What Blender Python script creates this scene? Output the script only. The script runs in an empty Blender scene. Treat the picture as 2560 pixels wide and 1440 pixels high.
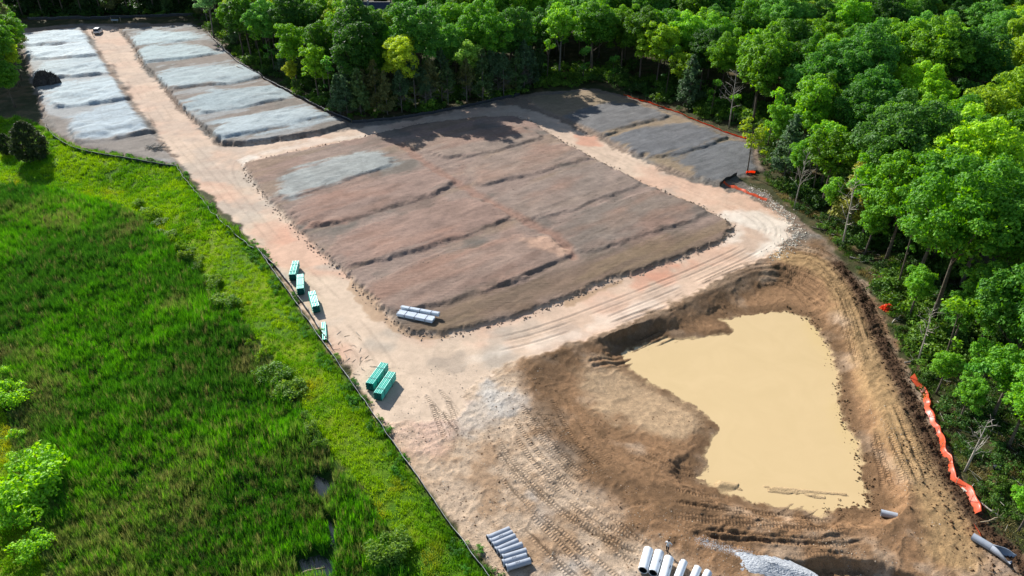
import bpy, math, random
import numpy as np
from mathutils import Vector, Matrix

# ------------------------------------------------------------------ camera, sky, sun, exposure
scene = bpy.context.scene
C = scene.collection
CAM_H = 58.0
PITCH = math.radians(32.0)
FPX = 1800.0
SP, CP = math.sin(PITCH), math.cos(PITCH)
cam_data = bpy.data.cameras.new("camera")
cam_data.sensor_width = 36.0
cam_data.lens = 36.0 * FPX / 2560.0
cam_data.clip_start = 0.5
cam_data.clip_end = 6000.0
cam = bpy.data.objects.new("camera", cam_data)
C.objects.link(cam)
cam.location = (0, 0, CAM_H)
cam.rotation_euler = (math.pi / 2 - PITCH, 0, 0)
scene.camera = cam

SUN_EL = math.radians(31.0)
SUN_AZ = math.atan2(-0.57, 0.82)            # towards the sun, measured from +Y to +X
sun_dir = Vector((math.sin(SUN_AZ) * math.cos(SUN_EL), math.cos(SUN_AZ) * math.cos(SUN_EL), math.sin(SUN_EL)))
world = bpy.data.worlds.new("World")
scene.world = world
world.use_nodes = True
wn = world.node_tree
bg = wn.nodes["Background"]
sky = wn.nodes.new("ShaderNodeTexSky")
sky.sky_type = 'NISHITA'
sky.sun_disc = False
sky.sun_elevation = SUN_EL
sky.sun_rotation = SUN_AZ
sky.altitude = 200
sky.air_density = 1.0
sky.dust_density = 0.6
wn.links.new(sky.outputs[0], bg.inputs[0])
bg.inputs[1].default_value = 0.092
sun_data = bpy.data.lights.new("sun", 'SUN')
sun_data.energy = 5.0
sun_data.angle = math.radians(0.53)
sun_data.color = (1.0, 0.965, 0.91)
sun = bpy.data.objects.new("sun", sun_data)
C.objects.link(sun)
sun.rotation_euler = (-sun_dir).to_track_quat('-Z', 'Y').to_euler()
sun.location = (-60, 120, 120)
scene.view_settings.view_transform = 'Standard'
scene.view_settings.look = 'None'
scene.view_settings.gamma = 1.0
scene.view_settings.exposure = 0.74
scene.render.engine = 'CYCLES'
scene.cycles.max_bounces = 5
scene.cycles.diffuse_bounces = 2
scene.cycles.glossy_bounces = 2
scene.cycles.transmission_bounces = 3
scene.cycles.transparent_max_bounces = 4

# ------------------------------------------------------------------ helpers
rng = np.random.default_rng(7)
random.seed(7)


def G(px, py, z=0.0):
    """world point at height z seen in the photograph's direction (px, py)"""
    u = (px - 1280.0) / FPX
    v = (py - 720.0) / FPX
    t = (CAM_H - z) / (SP + v * CP)
    return (u * t, (CP - v * SP) * t, z)


def GP(pts, z=0.0):
    return np.array([G(a, b, z)[:2] for a, b in pts])


def lin(r, g, b, k=1.0):
    c = np.array([r, g, b]) / 255.0
    l = np.where(c <= 0.04045, c / 12.92, ((c + 0.055) / 1.055) ** 2.4)
    return l * k


def hash2(ix, iy, seed):
    h = (ix.astype(np.int64) * 374761393 + iy.astype(np.int64) * 668265263 + seed * 1442695041) & 0xFFFFFFFF
    h = ((h ^ (h >> 13)) * 1274126177) & 0xFFFFFFFF
    h = (h ^ (h >> 16)) & 0xFFFFFF
    return h / float(0xFFFFFF)


def vnoise(x, y, seed=0):
    ix = np.floor(x); iy = np.floor(y)
    fx = x - ix; fy = y - iy
    fx = fx * fx * fx * (fx * (fx * 6 - 15) + 10); fy = fy * fy * fy * (fy * (fy * 6 - 15) + 10)
    ix = ix.astype(np.int64); iy = iy.astype(np.int64)
    a = hash2(ix, iy, seed); b = hash2(ix + 1, iy, seed)
    c = hash2(ix, iy + 1, seed); d = hash2(ix + 1, iy + 1, seed)
    return (a + (b - a) * fx) * (1 - fy) + (c + (d - c) * fx) * fy


def fbm(x, y, s, oct=4, seed=0, gain=0.5):
    """fractal noise, about -1..1, feature size s metres"""
    tot = np.zeros_like(x); amp = 1.0; nrm = 0.0; f = 1.0 / s
    for o in range(oct):
        ca, sa = math.cos(0.7 * o + 0.3), math.sin(0.7 * o + 0.3)
        tot += amp * (vnoise((x * ca - y * sa) * f + 17.3 * o, (x * sa + y * ca) * f + 5.1 * o, seed + o * 31) * 2 - 1)
        nrm += amp; amp *= gain; f *= 2.03
    return tot / nrm * 1.6


def sst(a, b, x):
    t = np.clip((x - a) / (b - a), 0, 1)
    return t * t * (3 - 2 * t)


def polysd(poly, x, y, margin=14.0):
    """signed distance, positive inside; beyond margin clamps to -margin"""
    poly = np.asarray(poly)
    out = np.full(x.shape, -margin)
    m = (x > poly[:, 0].min() - margin) & (x < poly[:, 0].max() + margin) & (y > poly[:, 1].min() - margin) & (y < poly[:, 1].max() + margin)
    if not m.any():
        return out
    px = x[m]; py = y[m]
    d2 = np.full(px.shape, 1e18); ins = np.zeros(px.shape, bool)
    n = len(poly)
    for i in range(n):
        ax, ay = poly[i]; bx, by = poly[(i + 1) % n]
        ex, ey = bx - ax, by - ay
        L = ex * ex + ey * ey + 1e-12
        t = np.clip(((px - ax) * ex + (py - ay) * ey) / L, 0, 1)
        dx = px - ax - t * ex; dy = py - ay - t * ey
        d2 = np.minimum(d2, dx * dx + dy * dy)
        if ay != by:
            cr = ((ay > py) != (by > py)) & (px < (bx - ax) * (py - ay) / (by - ay) + ax)
            ins ^= cr
    d = np.sqrt(d2)
    out[m] = np.where(ins, d, -d)
    return np.maximum(out, -margin)


def linedist(line, x, y, margin=6.0):
    """distance to a polyline, side-signed offset and arc length along it"""
    line = np.asarray(line)
    D = np.full(x.shape, margin); A = np.zeros(x.shape); S = np.zeros(x.shape)
    m = (x > line[:, 0].min() - margin) & (x < line[:, 0].max() + margin) & (y > line[:, 1].min() - margin) & (y < line[:, 1].max() + margin)
    if not m.any():
        return D, S, A
    px = x[m]; py = y[m]
    d2 = np.full(px.shape, margin ** 2); al = np.zeros(px.shape); sg = np.zeros(px.shape); acc = 0.0
    for i in range(len(line) - 1):
        ax, ay = line[i]; bx, by = line[i + 1]
        ex, ey = bx - ax, by - ay
        l = math.hypot(ex, ey) + 1e-9
        t = np.clip(((px - ax) * ex + (py - ay) * ey) / (l * l), 0, 1)
        dx = px - ax - t * ex; dy = py - ay - t * ey
        q = dx * dx + dy * dy
        k = q < d2
        d2[k] = q[k]; al[k] = acc + t[k] * l; sg[k] = np.sign(ex * dy[k] - ey * dx[k])
        acc += l
    D[m] = np.sqrt(d2); A[m] = al; S[m] = sg * np.sqrt(d2)
    return D, S, A


def smooth_line(pts, it=2):
    p = np.asarray(pts, float)
    for _ in range(it):
        q = [p[0]]
        for i in range(len(p) - 1):
            q.append(p[i] * 0.75 + p[i + 1] * 0.25); q.append(p[i] * 0.25 + p[i + 1] * 0.75)
        q.append(p[-1]); p = np.array(q)
    return p


def smooth_poly(pts, it=2):
    p = np.asarray(pts, float)
    for _ in range(it):
        nx = np.roll(p, -1, axis=0)
        q = np.empty((len(p) * 2, 2)); q[0::2] = p * 0.75 + nx * 0.25; q[1::2] = p * 0.25 + nx * 0.75
        p = q
    return p


# ------------------------------------------------------------------ site layout (photo directions -> ground)
MARSH_Z = -2.2
WATER_Z = -1.55
site = GP([(60, 72), (205, 60), (480, 58), (530, 90), (600, 155), (700, 218), (875, 308), (1000, 296), (1180, 266), (1300, 236), (1480, 219),
           (1560, 238), (1680, 278), (1800, 325), (1885, 355), (1905, 430), (1850, 452), (1945, 508), (2020, 560), (2085, 630), (2160, 700),
           (2215, 810), (2250, 880), (2300, 985), (2365, 1110), (2420, 1220), (2490, 1330), (2600, 1430), (2760, 1720), (1430, 1720), (1235, 1440),
           (1140, 1320), (1060, 1205), (965, 1070), (880, 945), (800, 835), (720, 720), (655, 625), (600, 570), (545, 515), (490, 455),
           (445, 415), (330, 392), (200, 372), (130, 338), (100, 285), (75, 200), (50, 110)])
leftlow = GP([(125, 330), (200, 372), (330, 395), (445, 420), (490, 480), (545, 540), (600, 585), (650, 632), (715, 728), (795, 850), (865, 945), (955, 1075), (1050, 1210),
              (1130, 1330), (1225, 1440), (1420, 1720), (-900, 1720), (-900, 300), (60, 295)])
marsh = smooth_poly(GP([(-500, 480), (0, 462), (110, 472), (250, 500), (340, 530), (400, 590), (470, 645), (530, 725), (590, 790), (640, 860), (700, 955), (755, 1040),
                        (815, 1140), (880, 1220), (940, 1300), (985, 1380), (1030, 1480), (1100, 1720), (150, 1720), (120, 1440), (100, 1330), (60, 1250), (40, 1120), (20, 1000), (-20, 900), (-400, 800)], MARSH_Z), 1)
road_outer = GP([(212, 64), (288, 66), (325, 112), (352, 168), (398, 212), (440, 268), (490, 312), (548, 366), (600, 366), (720, 348), (860, 327), (980, 312), (1080, 290), (1190, 268),
                 (1290, 262), (1345, 284), (1420, 312), (1500, 352), (1560, 386), (1640, 422), (1720, 452), (1800, 472), (1870, 492), (1930, 522), (1972, 556), (1978, 592), (1925, 635), (1820, 690),
                 (1700, 750), (1600, 795), (1500, 835), (1400, 868), (1300, 902), (1215, 940), (1170, 985), (1150, 1040), (1050, 1060), (985, 1060), (945, 1040), (920, 1000), (868, 915), (800, 825), (745, 745), (690, 672),
                 (640, 622), (560, 540), (500, 475), (455, 410), (395, 338), (332, 252), (286, 182), (240, 112)])
block = GP([(603, 408), (640, 468), (700, 532), (780, 612), (860, 682), (920, 742), (975, 797), (1020, 836), (1100, 836), (1200, 815), (1300, 790), (1400, 752), (1490, 713),
            (1560, 690), (1700, 645), (1800, 604), (1838, 572), (1822, 548), (1760, 515), (1680, 485), (1580, 440), (1480, 391), (1400, 347), (1335, 303), (1285, 287), (1190, 290), (1050, 306), (900, 342), (750, 372), (625, 398)], 0.4)
blockR = GP([(300, 74), (480, 60), (530, 92), (600, 157), (700, 220), (872, 309), (800, 330), (690, 347), (600, 358), (552, 357), (495, 305), (445, 262), (405, 208), (362, 165), (332, 108)], 0.7)
blockL = GP([(50, 82), (205, 66), (236, 115), (282, 185), (328, 256), (390, 338), (448, 402), (440, 415), (330, 390), (205, 368), (135, 335), (105, 285), (78, 200), (52, 110)], 0.4)
blockE = GP([(1300, 240), (1480, 222), (1560, 240), (1680, 280), (1800, 328), (1882, 358), (1900, 430), (1845, 452), (1800, 462), (1725, 444), (1640, 412), (1560, 375), (1500, 340), (1420, 302), (1350, 275)], 0.3)
rim = smooth_poly(GP([(1330, 915), (1400, 880), (1520, 845), (1640, 795), (1740, 742), (1830, 700), (1920, 662), (2010, 662), (2085, 720), (2120, 810), (2170, 950), (2225, 1090), (2270, 1210), (2260, 1290),
                      (2160, 1330), (1950, 1312), (1740, 1282), (1600, 1255), (1500, 1190), (1420, 1110), (1350, 1030), (1315, 965)]), 2)
water = GP([(1563, 885), (1600, 866), (1680, 852), (1750, 842), (1822, 838), (1834, 822), (1800, 800), (1860, 787), (1960, 780), (2022, 798), (2060, 850), (2075, 900), (2092, 960), (2112, 1050), (2142, 1130),
            (2162, 1200), (2178, 1272), (2050, 1280), (1930, 1262), (1830, 1235), (1730, 1194), (1770, 1180), (1770, 1105), (1792, 1072), (1765, 1025), (1690, 985), (1620, 955), (1580, 922)], WATER_Z)
ridge2 = GP([(1800, 1212), (1900, 1224), (2000, 1236), (2100, 1250), (2165, 1256)], WATER_Z)
ridge1 = GP([(1680, 1192), (1760, 1202), (1850, 1214), (1960, 1222), (2060, 1232), (2150, 1240)], WATER_Z)
mudflat = smooth_poly(GP([(1432, 975), (1480, 925), (1560, 915), (1640, 960), (1720, 1000), (1790, 1070), (1760, 1100), (1640, 1090), (1520, 1050)], -1.3), 2)
trench = GP([(1960, 1398), (2080, 1388), (2180, 1398), (2290, 1432), (2420, 1500), (2500, 1720), (1900, 1720), (1880, 1470)])
windrow = smooth_line(GP([(2095, 660), (2150, 730), (2190, 830), (2245, 940), (2300, 1050), (2350, 1150), (2410, 1250), (2470, 1330), (2560, 1420), (2640, 1520)]), 2)

def round_poly(pts, r=1.6):
    p = np.asarray(pts, float); n = len(p); q = []
    for i in range(n):
        for j in (i - 1, (i + 1) % n):
            d = p[j] - p[i]; l = np.linalg.norm(d)
            q.append(p[i] + d / l * min(r, .35 * l))
    return smooth_poly(np.array(q), 1)


PADS = {  # direction polygons, height, colour, name words
    'L1': ([(48, 92), (128, 72), (198, 71), (216, 88), (222, 100), (75, 108)], .8, (206, 219, 221), 'pale grey graded pad, farthest left of the haul road'),
    'L2': ([(62, 122), (80, 110), (205, 102), (238, 124), (236, 134), (88, 140)], .8, (210, 222, 224), 'whitest graded pad, second from the truck on the left'),
    'L3': ([(98, 165), (120, 148), (246, 136), (278, 166), (262, 178), (140, 190), (108, 184)], .9, (188, 201, 203), 'pale grey graded pad beside the dark brush pile'),
    'L4': ([(122, 232), (146, 204), (284, 188), (312, 214), (318, 240), (240, 252), (142, 262)], 1.0, (190, 204, 207), 'pale blue-grey pad in front of the dark brush pile'),
    'L5': ([(180, 292), (250, 266), (330, 246), (386, 318), (300, 336), (192, 346)], 1.0, (180, 193, 198), 'big blue-grey pad nearest the curved silt fence'),
    'R1': ([(335, 92), (372, 76), (462, 79), (490, 93), (420, 101), (340, 108)], .8, (186, 202, 202), 'grey pad farthest right of the haul road'),
    'R2': ([(348, 138), (372, 115), (488, 108), (532, 130), (470, 140), (370, 150)], .8, (176, 192, 192), 'second grey pad from the far end, right of the haul road'),
    'R3': ([(402, 196), (432, 168), (602, 159), (640, 186), (560, 204), (430, 214)], .7, (172, 186, 187), 'middle grey pad right of the haul road'),
    'R4': ([(470, 260), (528, 222), (690, 214), (722, 238), (612, 262), (520, 276)], .7, (164, 178, 180), 'fourth grey pad right of the haul road'),
    'R5': ([(536, 332), (582, 292), (760, 270), (806, 288), (690, 314), (565, 338)], .7, (178, 190, 192), 'grey pad above the cut bank at the road junction'),
    'C1': ([(698, 470), (712, 432), (780, 402), (940, 374), (992, 404), (940, 422), (850, 452), (762, 478), (704, 498)], .45, (164, 171, 168), 'light grey pad in the near corner of the brown block'),
    'C2': ([(738, 515), (800, 486), (1050, 420), (1128, 448), (1080, 480), (900, 535), (800, 556)], .8, (158, 134, 121), 'red-brown pad just below the light grey one'),
    'C3': ([(840, 605), (900, 566), (1150, 490), (1262, 540), (1130, 590), (960, 640), (880, 652)], .9, (162, 136, 122), 'red-brown pad in the middle of the left row'),
    'C4': ([(925, 705), (1010, 668), (1300, 585), (1420, 632), (1270, 695), (1120, 742), (990, 770)], .8, (158, 136, 122), 'brown pad above the white pipe bundles'),
    'D1': ([(1040, 350), (1280, 312), (1352, 342), (1240, 372), (1120, 392)], .5, (158, 141, 127), 'brown pad in the far corner beneath the tree shadows'),
    'D2': ([(1150, 405), (1390, 356), (1462, 392), (1330, 430), (1200, 458)], .6, (158, 140, 126), 'brown pad, second of the right row'),
    'D3': ([(1240, 495), (1290, 470), (1480, 408), (1592, 456), (1440, 510), (1310, 545)], .7, (154, 138, 126), 'grey-brown pad, third of the right row'),
    'D4': ([(1365, 575), (1430, 540), (1640, 474), (1762, 528), (1600, 580), (1470, 622)], .8, (142, 129, 118), 'grey-brown pad nearest the road bend'),
    'E1': ([(1395, 296), (1480, 262), (1585, 254), (1668, 288), (1560, 312), (1510, 334)], .6, (112, 112, 112), 'slate grey pad nearest the forest shadow'),
    'E2': ([(1540, 345), (1610, 318), (1712, 304), (1812, 343), (1690, 378), (1628, 388)], .6, (104, 106, 109), 'slate grey pad, middle of three beyond the road'),
    'E3': ([(1696, 402), (1790, 362), (1880, 354), (1896, 420), (1840, 450), (1790, 452)], .6, (106, 108, 110), 'slate grey pad beside the yellow-green tree'),
}
PAD_H = {'L': .8, 'R': .55, 'C': .5, 'D': .38, 'E': .44}
for k in PADS:
    PADS[k] = (PADS[k][0], PAD_H[k[0]] * (.6 if k == 'C1' else 1.0)) + PADS[k][2:]
    zb = {'L': .4, 'R': .8, 'C': .45, 'D': .45, 'E': .3}[k[0]]
    _q = GP(PADS[k][0], zb + PADS[k][1]); _c = _q.mean(0)
    PADS[k] = (round_poly(_c + (_q - _c) * (1.0 if k == 'C1' else 1.1 if k[0] == 'L' else 1.14 if k[0] == 'R' else 1.09)),) + PADS[k][1:]
_pa = np.array(G(740, 510)[:2]); _pb = np.array(G(1050, 420)[:2])
_d = _pb - _pa; PAD_ANG = math.atan2(_d[1], _d[0])


def offset_line(line, d):
    line = np.asarray(line)
    t = np.gradient(line, axis=0)
    n = np.stack([-t[:, 1], t[:, 0]], 1) / (np.linalg.norm(t, axis=1)[:, None] + 1e-9)
    return line + n * d


TRACKS = []     # (polyline, halfwidth, depth, tread strength)


def add_track(pts, offs, z=0.0, hw=.26, depth=.05, tread=1.0):
    base = smooth_line(GP(pts, z), 2)
    for o in offs:
        TRACKS.append((offset_line(base, o), hw, depth, tread))


add_track([(1085, 985), (1180, 1100), (1290, 1210), (1400, 1300), (1520, 1390), (1640, 1500), (1750, 1640)], (-1, 1), tread=.8)
add_track([(1100, 1010), (1150, 1130), (1200, 1230), (1280, 1330), (1400, 1450), (1500, 1600)], (-1, 1, 2.7), depth=.07)
add_track([(1250, 960), (1310, 1060), (1390, 1160), (1500, 1250), (1640, 1310), (1800, 1330), (2000, 1345), (2160, 1350), (2260, 1300), (2310, 1220)], (-.9, .9), depth=.05)
add_track([(1400, 1010), (1450, 1110), (1530, 1190), (1620, 1235), (1740, 1265), (1900, 1290), (2080, 1310)], (-.9, .9), z=-.7, depth=.06)
add_track([(1960, 640), (2040, 640), (2110, 720), (2150, 830), (2205, 990), (2260, 1120), (2320, 1260), (2330, 1370), (2250, 1440)], (-.9, .9, 2.2, 3.6), depth=.06)
add_track([(1560, 845), (1700, 790), (1820, 728), (1920, 690), (2000, 700), (2060, 760)], (-.6, .6, 1.9, 3.1), z=-.6, depth=.07)
add_track([(1640, 1360), (1740, 1385), (1850, 1420), (1950, 1480)], (-1, 1, 2.5), depth=.08)
add_track([(1480, 920), (1560, 900), (1680, 840), (1780, 800)], (-.5, .5), z=-1.1, depth=.10, tread=.3)
add_track([(2180, 1010), (2215, 1110), (2240, 1200), (2230, 1280)], (-.8, .8), depth=.07, tread=.8)
_r = random.Random(3)


def sweep(pts, lo, hi, step, z=0.0, depth=.045, tread=1.0):
    base = smooth_line(GP(pts, z), 1)
    o = lo
    while o < hi:
        n = len(base); a = _r.randint(0, n // 3); b = n - _r.randint(0, n // 3)
        if b - a > 4:
            seg_ = base[a:b].copy()
            w = np.linspace(0, 1, len(seg_))[:, None] * _r.uniform(-1.6, 1.6)
            t_ = np.gradient(seg_, axis=0); nn = np.stack([-t_[:, 1], t_[:, 0]], 1) / (np.linalg.norm(t_, axis=1)[:, None] + 1e-9)
            TRACKS.append((seg_ + nn * (o + w), _r.uniform(.2, .3), depth * _r.uniform(.7, 2.0), tread * _r.uniform(.5, 1.0)))
        o += step * _r.uniform(.6, 1.4)


sweep([(1250, 960), (1310, 1060), (1390, 1160), (1500, 1250), (1640, 1310), (1800, 1330), (2000, 1345), (2160, 1350), (2260, 1300)], -4.5, 5.0, .85)
sweep([(1110, 1000), (1190, 1110), (1290, 1210), (1400, 1300), (1520, 1390), (1640, 1500)], -4, 5, 1.1, depth=.035)
sweep([(1960, 640), (2040, 640), (2110, 720), (2150, 830), (2205, 990), (2260, 1120), (2320, 1260), (2330, 1370)], -2.0, 4.5, .8, depth=.03)
sweep([(1480, 1000), (1540, 1080), (1640, 1150), (1760, 1180)], -3, 3, 1.2, -1.1, .05, .6)
sweep([(1560, 845), (1700, 790), (1820, 728), (1920, 690), (2000, 700), (2060, 760)], -.5, 3.5, .7, -.5, .03, 1.0)
sweep([(1640, 1360), (1760, 1385), (1880, 1420), (1990, 1480)], -1.5, 3, .8, 0, .05, 1.0)
for _q in range(14):
    _x = _r.uniform(1150, 2150); _y = _r.uniform(1260, 1420) if _x > 1500 else _r.uniform(1020, 1400)
    _a = _r.uniform(-.9, .9); _l = _r.uniform(120, 280)
    add_track([(_x, _y), (_x + _l * math.cos(_a) * .5, _y + _l * math.sin(_a) * .35 + _r.uniform(-25, 25)), (_x + _l * math.cos(_a), _y + _l * math.sin(_a) * .8)], (-.9, .9), hw=.24, depth=.04, tread=_r.uniform(.3, .9))
# smooth wheel ruts on the roads
add_track([(1170, 870), (1300, 850), (1450, 800), (1600, 740), (1750, 680), (1860, 630), (1930, 585), (1900, 545), (1820, 510), (1700, 465), (1560, 405), (1420, 335)], (-1.6, .2, 1.4), hw=.22, depth=.05, tread=0)
add_track([(1000, 960), (900, 820), (800, 720), (700, 620), (600, 500), (530, 420), (440, 330), (380, 240), (300, 140), (255, 90)], (-1.0, .9, 2.6), hw=.2, depth=.03, tread=0)
add_track([(620, 480), (590, 430), (600, 395), (680, 370), (850, 340), (1000, 312), (1150, 285), (1300, 285)], (-.9, .9), hw=.2, depth=.03, tread=0)

COL = {k: lin(*v, .80) for k, v in dict(
    road=(212, 188, 163), road_pink=(210, 173, 147), road_white=(228, 216, 199), road_grey=(178, 166, 150), road_red=(198, 128, 98),
    dirt=(146, 126, 108), mauve=(160, 140, 127), red=(160, 118, 98), dgrey=(126, 118, 108), tan=(152, 132, 100),
    yard=(206, 180, 152), yard_dk=(174, 144, 114), yard_pink=(220, 184, 162), stone=(204, 198, 188),
    basin=(158, 122, 88), basin_dk=(112, 86, 60), rimtrack=(184, 150, 106), windrow=(84, 62, 44), mud=(198, 168, 132),
    grass=(86, 126, 12), grass_y=(128, 150, 12), lawn=(72, 116, 14), marsh=(48, 84, 26), marsh_b=(92, 86, 52), forest=(70, 72, 40), forest_b=(112, 94, 66)).items()}


def mixc(col, c, m):
    return col + (c - col) * m[:, None]


def terrain(x, y, want_col=True):
    """height and surface description of the whole place at ground points (x, y)"""
    n1 = fbm(x, y, 9.0, 4, 1); n2 = fbm(x, y, 2.2, 4, 2); n3 = fbm(x, y, .7, 3, 3); n0 = fbm(x, y, 30.0, 3, 4)
    ca, sa = math.cos(PAD_ANG), math.sin(PAD_ANG)
    xr = x * ca + y * sa; yr = -x * sa + y * ca
    streak = fbm(xr / 9.0, yr, 1.1, 4, 5); streak2 = fbm(xr / 5.0, yr, .5, 3, 6); streakL = fbm(xr / 8.0, yr, 2.6, 3, 64)
    h = 0.12 * n0 + 0.03 * n1
    sdS = polysd(site, x, y) + .7 * n2
    inS = sst(-.3, .3, sdS)
    sdLow = polysd(leftlow, x, y, 20.0)
    h = h - 2.25 * sst(0.2, 11.5, sdLow + .4 * n1)
    sdM = polysd(marsh, x, y) + .8 * n2
    h = h - .25 * sst(-.5, .8, sdM)
    forest = np.clip(1 - inS - sst(-.5, .5, sdLow), 0, 1)
    h = h + forest * (.25 * n1 + .12 * n2)
    # raised blocks between the roads
    sB = polysd(block, x, y) + .28 * n3 + .3 * n2
    sR = polysd(blockR, x, y) + .25 * n3 + .2 * n2
    sL = polysd(blockL, x, y) + .25 * n3 + .3 * n2
    sE = polysd(blockE, x, y) + .25 * n3 + .3 * n2
    mB, mR, mL, mE = sst(0, 1.1, sB), sst(0, .8, sR), sst(0, 1.5, sL), sst(0, 1.4, sE)
    h = h + .5 * mB + .95 * mR + .45 * mL + .4 * mE
    blk = np.maximum(np.maximum(mB, mR), np.maximum(mL, mE))
    padh = np.zeros_like(h); padid = np.zeros(x.shape, np.int32)
    padm = {}
    for i, (k, (poly, ph, pc, _)) in enumerate(PADS.items()):
        sd = polysd(poly, x, y) + .45 * n2 + .3 * streak + (.8 if k[0] in 'LR' else .35) * fbm(x, y, 9, 2, 90 + i)
        wid = .9
        m = sst(-wid, .3, sd)
        pyr = -poly[:, 0] * sa + poly[:, 1] * ca
        tt = np.clip((pyr.max() - yr) / (pyr.max() - pyr.min()), 0, 1)
        padh = np.maximum(padh, ph * m * ((.30 if k[0] in 'LR' else .62) + (.75 if k[0] in 'LR' else .5) * sst(-.55, .55, fbm(x, y, 7, 3, 63 + i))) * (.12 + .88 * sst(-.05, .75, tt)))
        padm[k] = sst(-1.6, 1.0, sd + (1.1 * streak + .8 * n1 + .5 * n3 + 1.3 * streakL) * (1.25 if k[0] in 'LR' else .8))
        padid[sd > -.9] = i + 1
    h = h + padh + blk * (.04 * n2 + .04 * streak + .02 * streak2)
    # settling basin
    sRim = polysd(rim, x, y, 16.0) + .25 * n2
    wS = 4.3 + 7.5 * sst(86, 66, y) * sst(38, 27, x) + 2.5 * sst(60, 52, y)
    h = h - 1.25 * sst(0, 1, sRim / wS) + sst(-5, 0, sRim) * (1 - sst(0, 1, sRim)) * .16
    sW = polysd(water, x, y) + .45 * n2 + .22 * n3
    under = WATER_Z - .01 - .3 * sst(0, 2.2, sW)
    h = np.where(sW > 0, np.minimum(h, under), h)
    beach = WATER_Z + .015 + np.clip(-sW, 0, 9) * (.13 + .06 * n1)
    hb_ = np.clip(h, np.minimum(beach, WATER_Z + .12), np.maximum(beach, WATER_Z + .02 + .5 * np.clip(-sW - 1.5, 0, 9)))
    h = np.where((sW <= 0) & (sRim > 0), h + (hb_ - h) * sst(-4.5, -1.2, sW), h)
    dR, _, _ = linedist(ridge1, x, y)
    dR2, _, _ = linedist(ridge2, x, y)
    dR = np.minimum(dR, dR2)
    h = h + .40 * np.exp(-(dR / .5) ** 2) * (sst(-.3, .3, n2 + .6 * n1))
    inb = sst(-3, 1, sRim)
    yardm = inS * (1 - blk) * sst(-60, -40, -y)  # near part of the open ground
    roadsd = polysd(road_outer, x, y) + .7 * n2 + .35 * n3
    road = sst(-.4, .5, roadsd) * (1 - blk) * inS
    rough = np.clip(inS * (1 - blk) * (1 - road), 0, 1)
    h = h + rough * (.10 * n2 + .05 * n3) * (1 - .5 * sst(0, 2, sRim)) * (1 - np.exp(-(sW / .9) ** 2)) * (1 - sst(0, 1, sW)) + road * .02 * n2
    rdg = (1 - np.abs(fbm(x, y, 1.5, 3, 61))) ** 4
    rdg2 = (1 - np.abs(fbm(x, y, 3.4, 3, 62))) ** 6
    h = h + rough * (.06 * rdg + .09 * rdg2) * (1 - sst(-1.2, -.2, sW))
    # excavation along the lower right
    sT = polysd(trench, x, y) + .3 * n2
    h = h - 1.0 * sst(0, 1.1, sT)
    dW, _, _ = linedist(windrow, x, y)
    wr = np.exp(-(dW / 1.25) ** 2)
    h = h + wr * (.14 + .16 * n3 + .12 * n2)
    # spoil ridge behind the big pipes
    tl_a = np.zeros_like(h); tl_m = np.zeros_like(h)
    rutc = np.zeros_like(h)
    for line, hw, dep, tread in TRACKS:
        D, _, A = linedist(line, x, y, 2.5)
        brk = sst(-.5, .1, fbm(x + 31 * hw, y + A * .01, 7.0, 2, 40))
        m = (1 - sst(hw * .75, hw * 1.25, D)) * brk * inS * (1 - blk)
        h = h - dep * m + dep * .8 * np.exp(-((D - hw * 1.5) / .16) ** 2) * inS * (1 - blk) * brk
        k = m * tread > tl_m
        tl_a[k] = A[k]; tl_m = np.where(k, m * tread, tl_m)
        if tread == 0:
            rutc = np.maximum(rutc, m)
    if not want_col:
        return h
    # ------------------------------------------------ colours (surface albedo only)
    N = len(x)
    col = np.tile(COL['forest'], (N, 1))
    col = mixc(col, COL['forest_b'], sst(-.1, .7, n2 + .4 * n1) * .7)
    gb = sst(-.8, .6, sdLow)
    gcol = mixc(np.tile(COL['grass'], (N, 1)), COL['grass_y'], sst(-.3, .6, n1 * .7 + n2 * .5 + .25))
    far = sst(120, 170, y)
    gcol = mixc(gcol, COL['lawn'], sst(-.1, .6, fbm(x, y, 5, 3, 21)) * .6)
    col = mixc(col, gcol, gb)
    # bare soil strip between fence and grass
    mcol = mixc(np.tile(COL['marsh'], (N, 1)), COL['marsh_b'], sst(0.05, .7, fbm(x, y, 12, 4, 22)) * .8)
    mm = sst(-.6, .4, sdM)
    col = mixc(col, mcol, mm)
    # site dirt
    s = mixc(np.tile(COL['dirt'], (N, 1)), COL['dgrey'], sst(-.2, .6, n1))
    yd = mixc(np.tile(COL['yard'], (N, 1)), COL['yard_dk'], sst(-.2, .55, n1 * .6 + n2 * .6))
    yd = mixc(yd, COL['stone'], sst(.3, .9, fbm(x, y, 6, 4, 23)) * .5)
    pk = polysd(smooth_poly(GP([(950, 1040), (1060, 930), (1160, 960), (1120, 1080), (1080, 1140), (1000, 1080)])), x, y)
    yd = mixc(yd, COL['yard_pink'], sst(-2, 2, pk + 1.5 * n2) * .8)
    gp = polysd(smooth_poly(GP([(1190, 960), (1240, 940), (1310, 1000), (1300, 1050), (1240, 1020)])), x, y)
    yd = mixc(yd, COL['stone'], sst(-1.2, 1.6, gp + 2.2 * n2) * .7)
    near = 1 - sst(92, 100, y)
    s = mixc(s, yd, near)
    bs = mixc(np.tile(COL['basin'], (N, 1)), COL['basin_dk'], sst(-.1, .6, n2 * .7 + n1 * .5) * .75)
    bs = mixc(bs, COL['yard'], sst(.15, .8, fbm(x, y, 5, 4, 25)) * .6)
    rsd = polysd(rim, x, y, 16.0)
    dtr = polysd(trench, x, y, 8.0)
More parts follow.
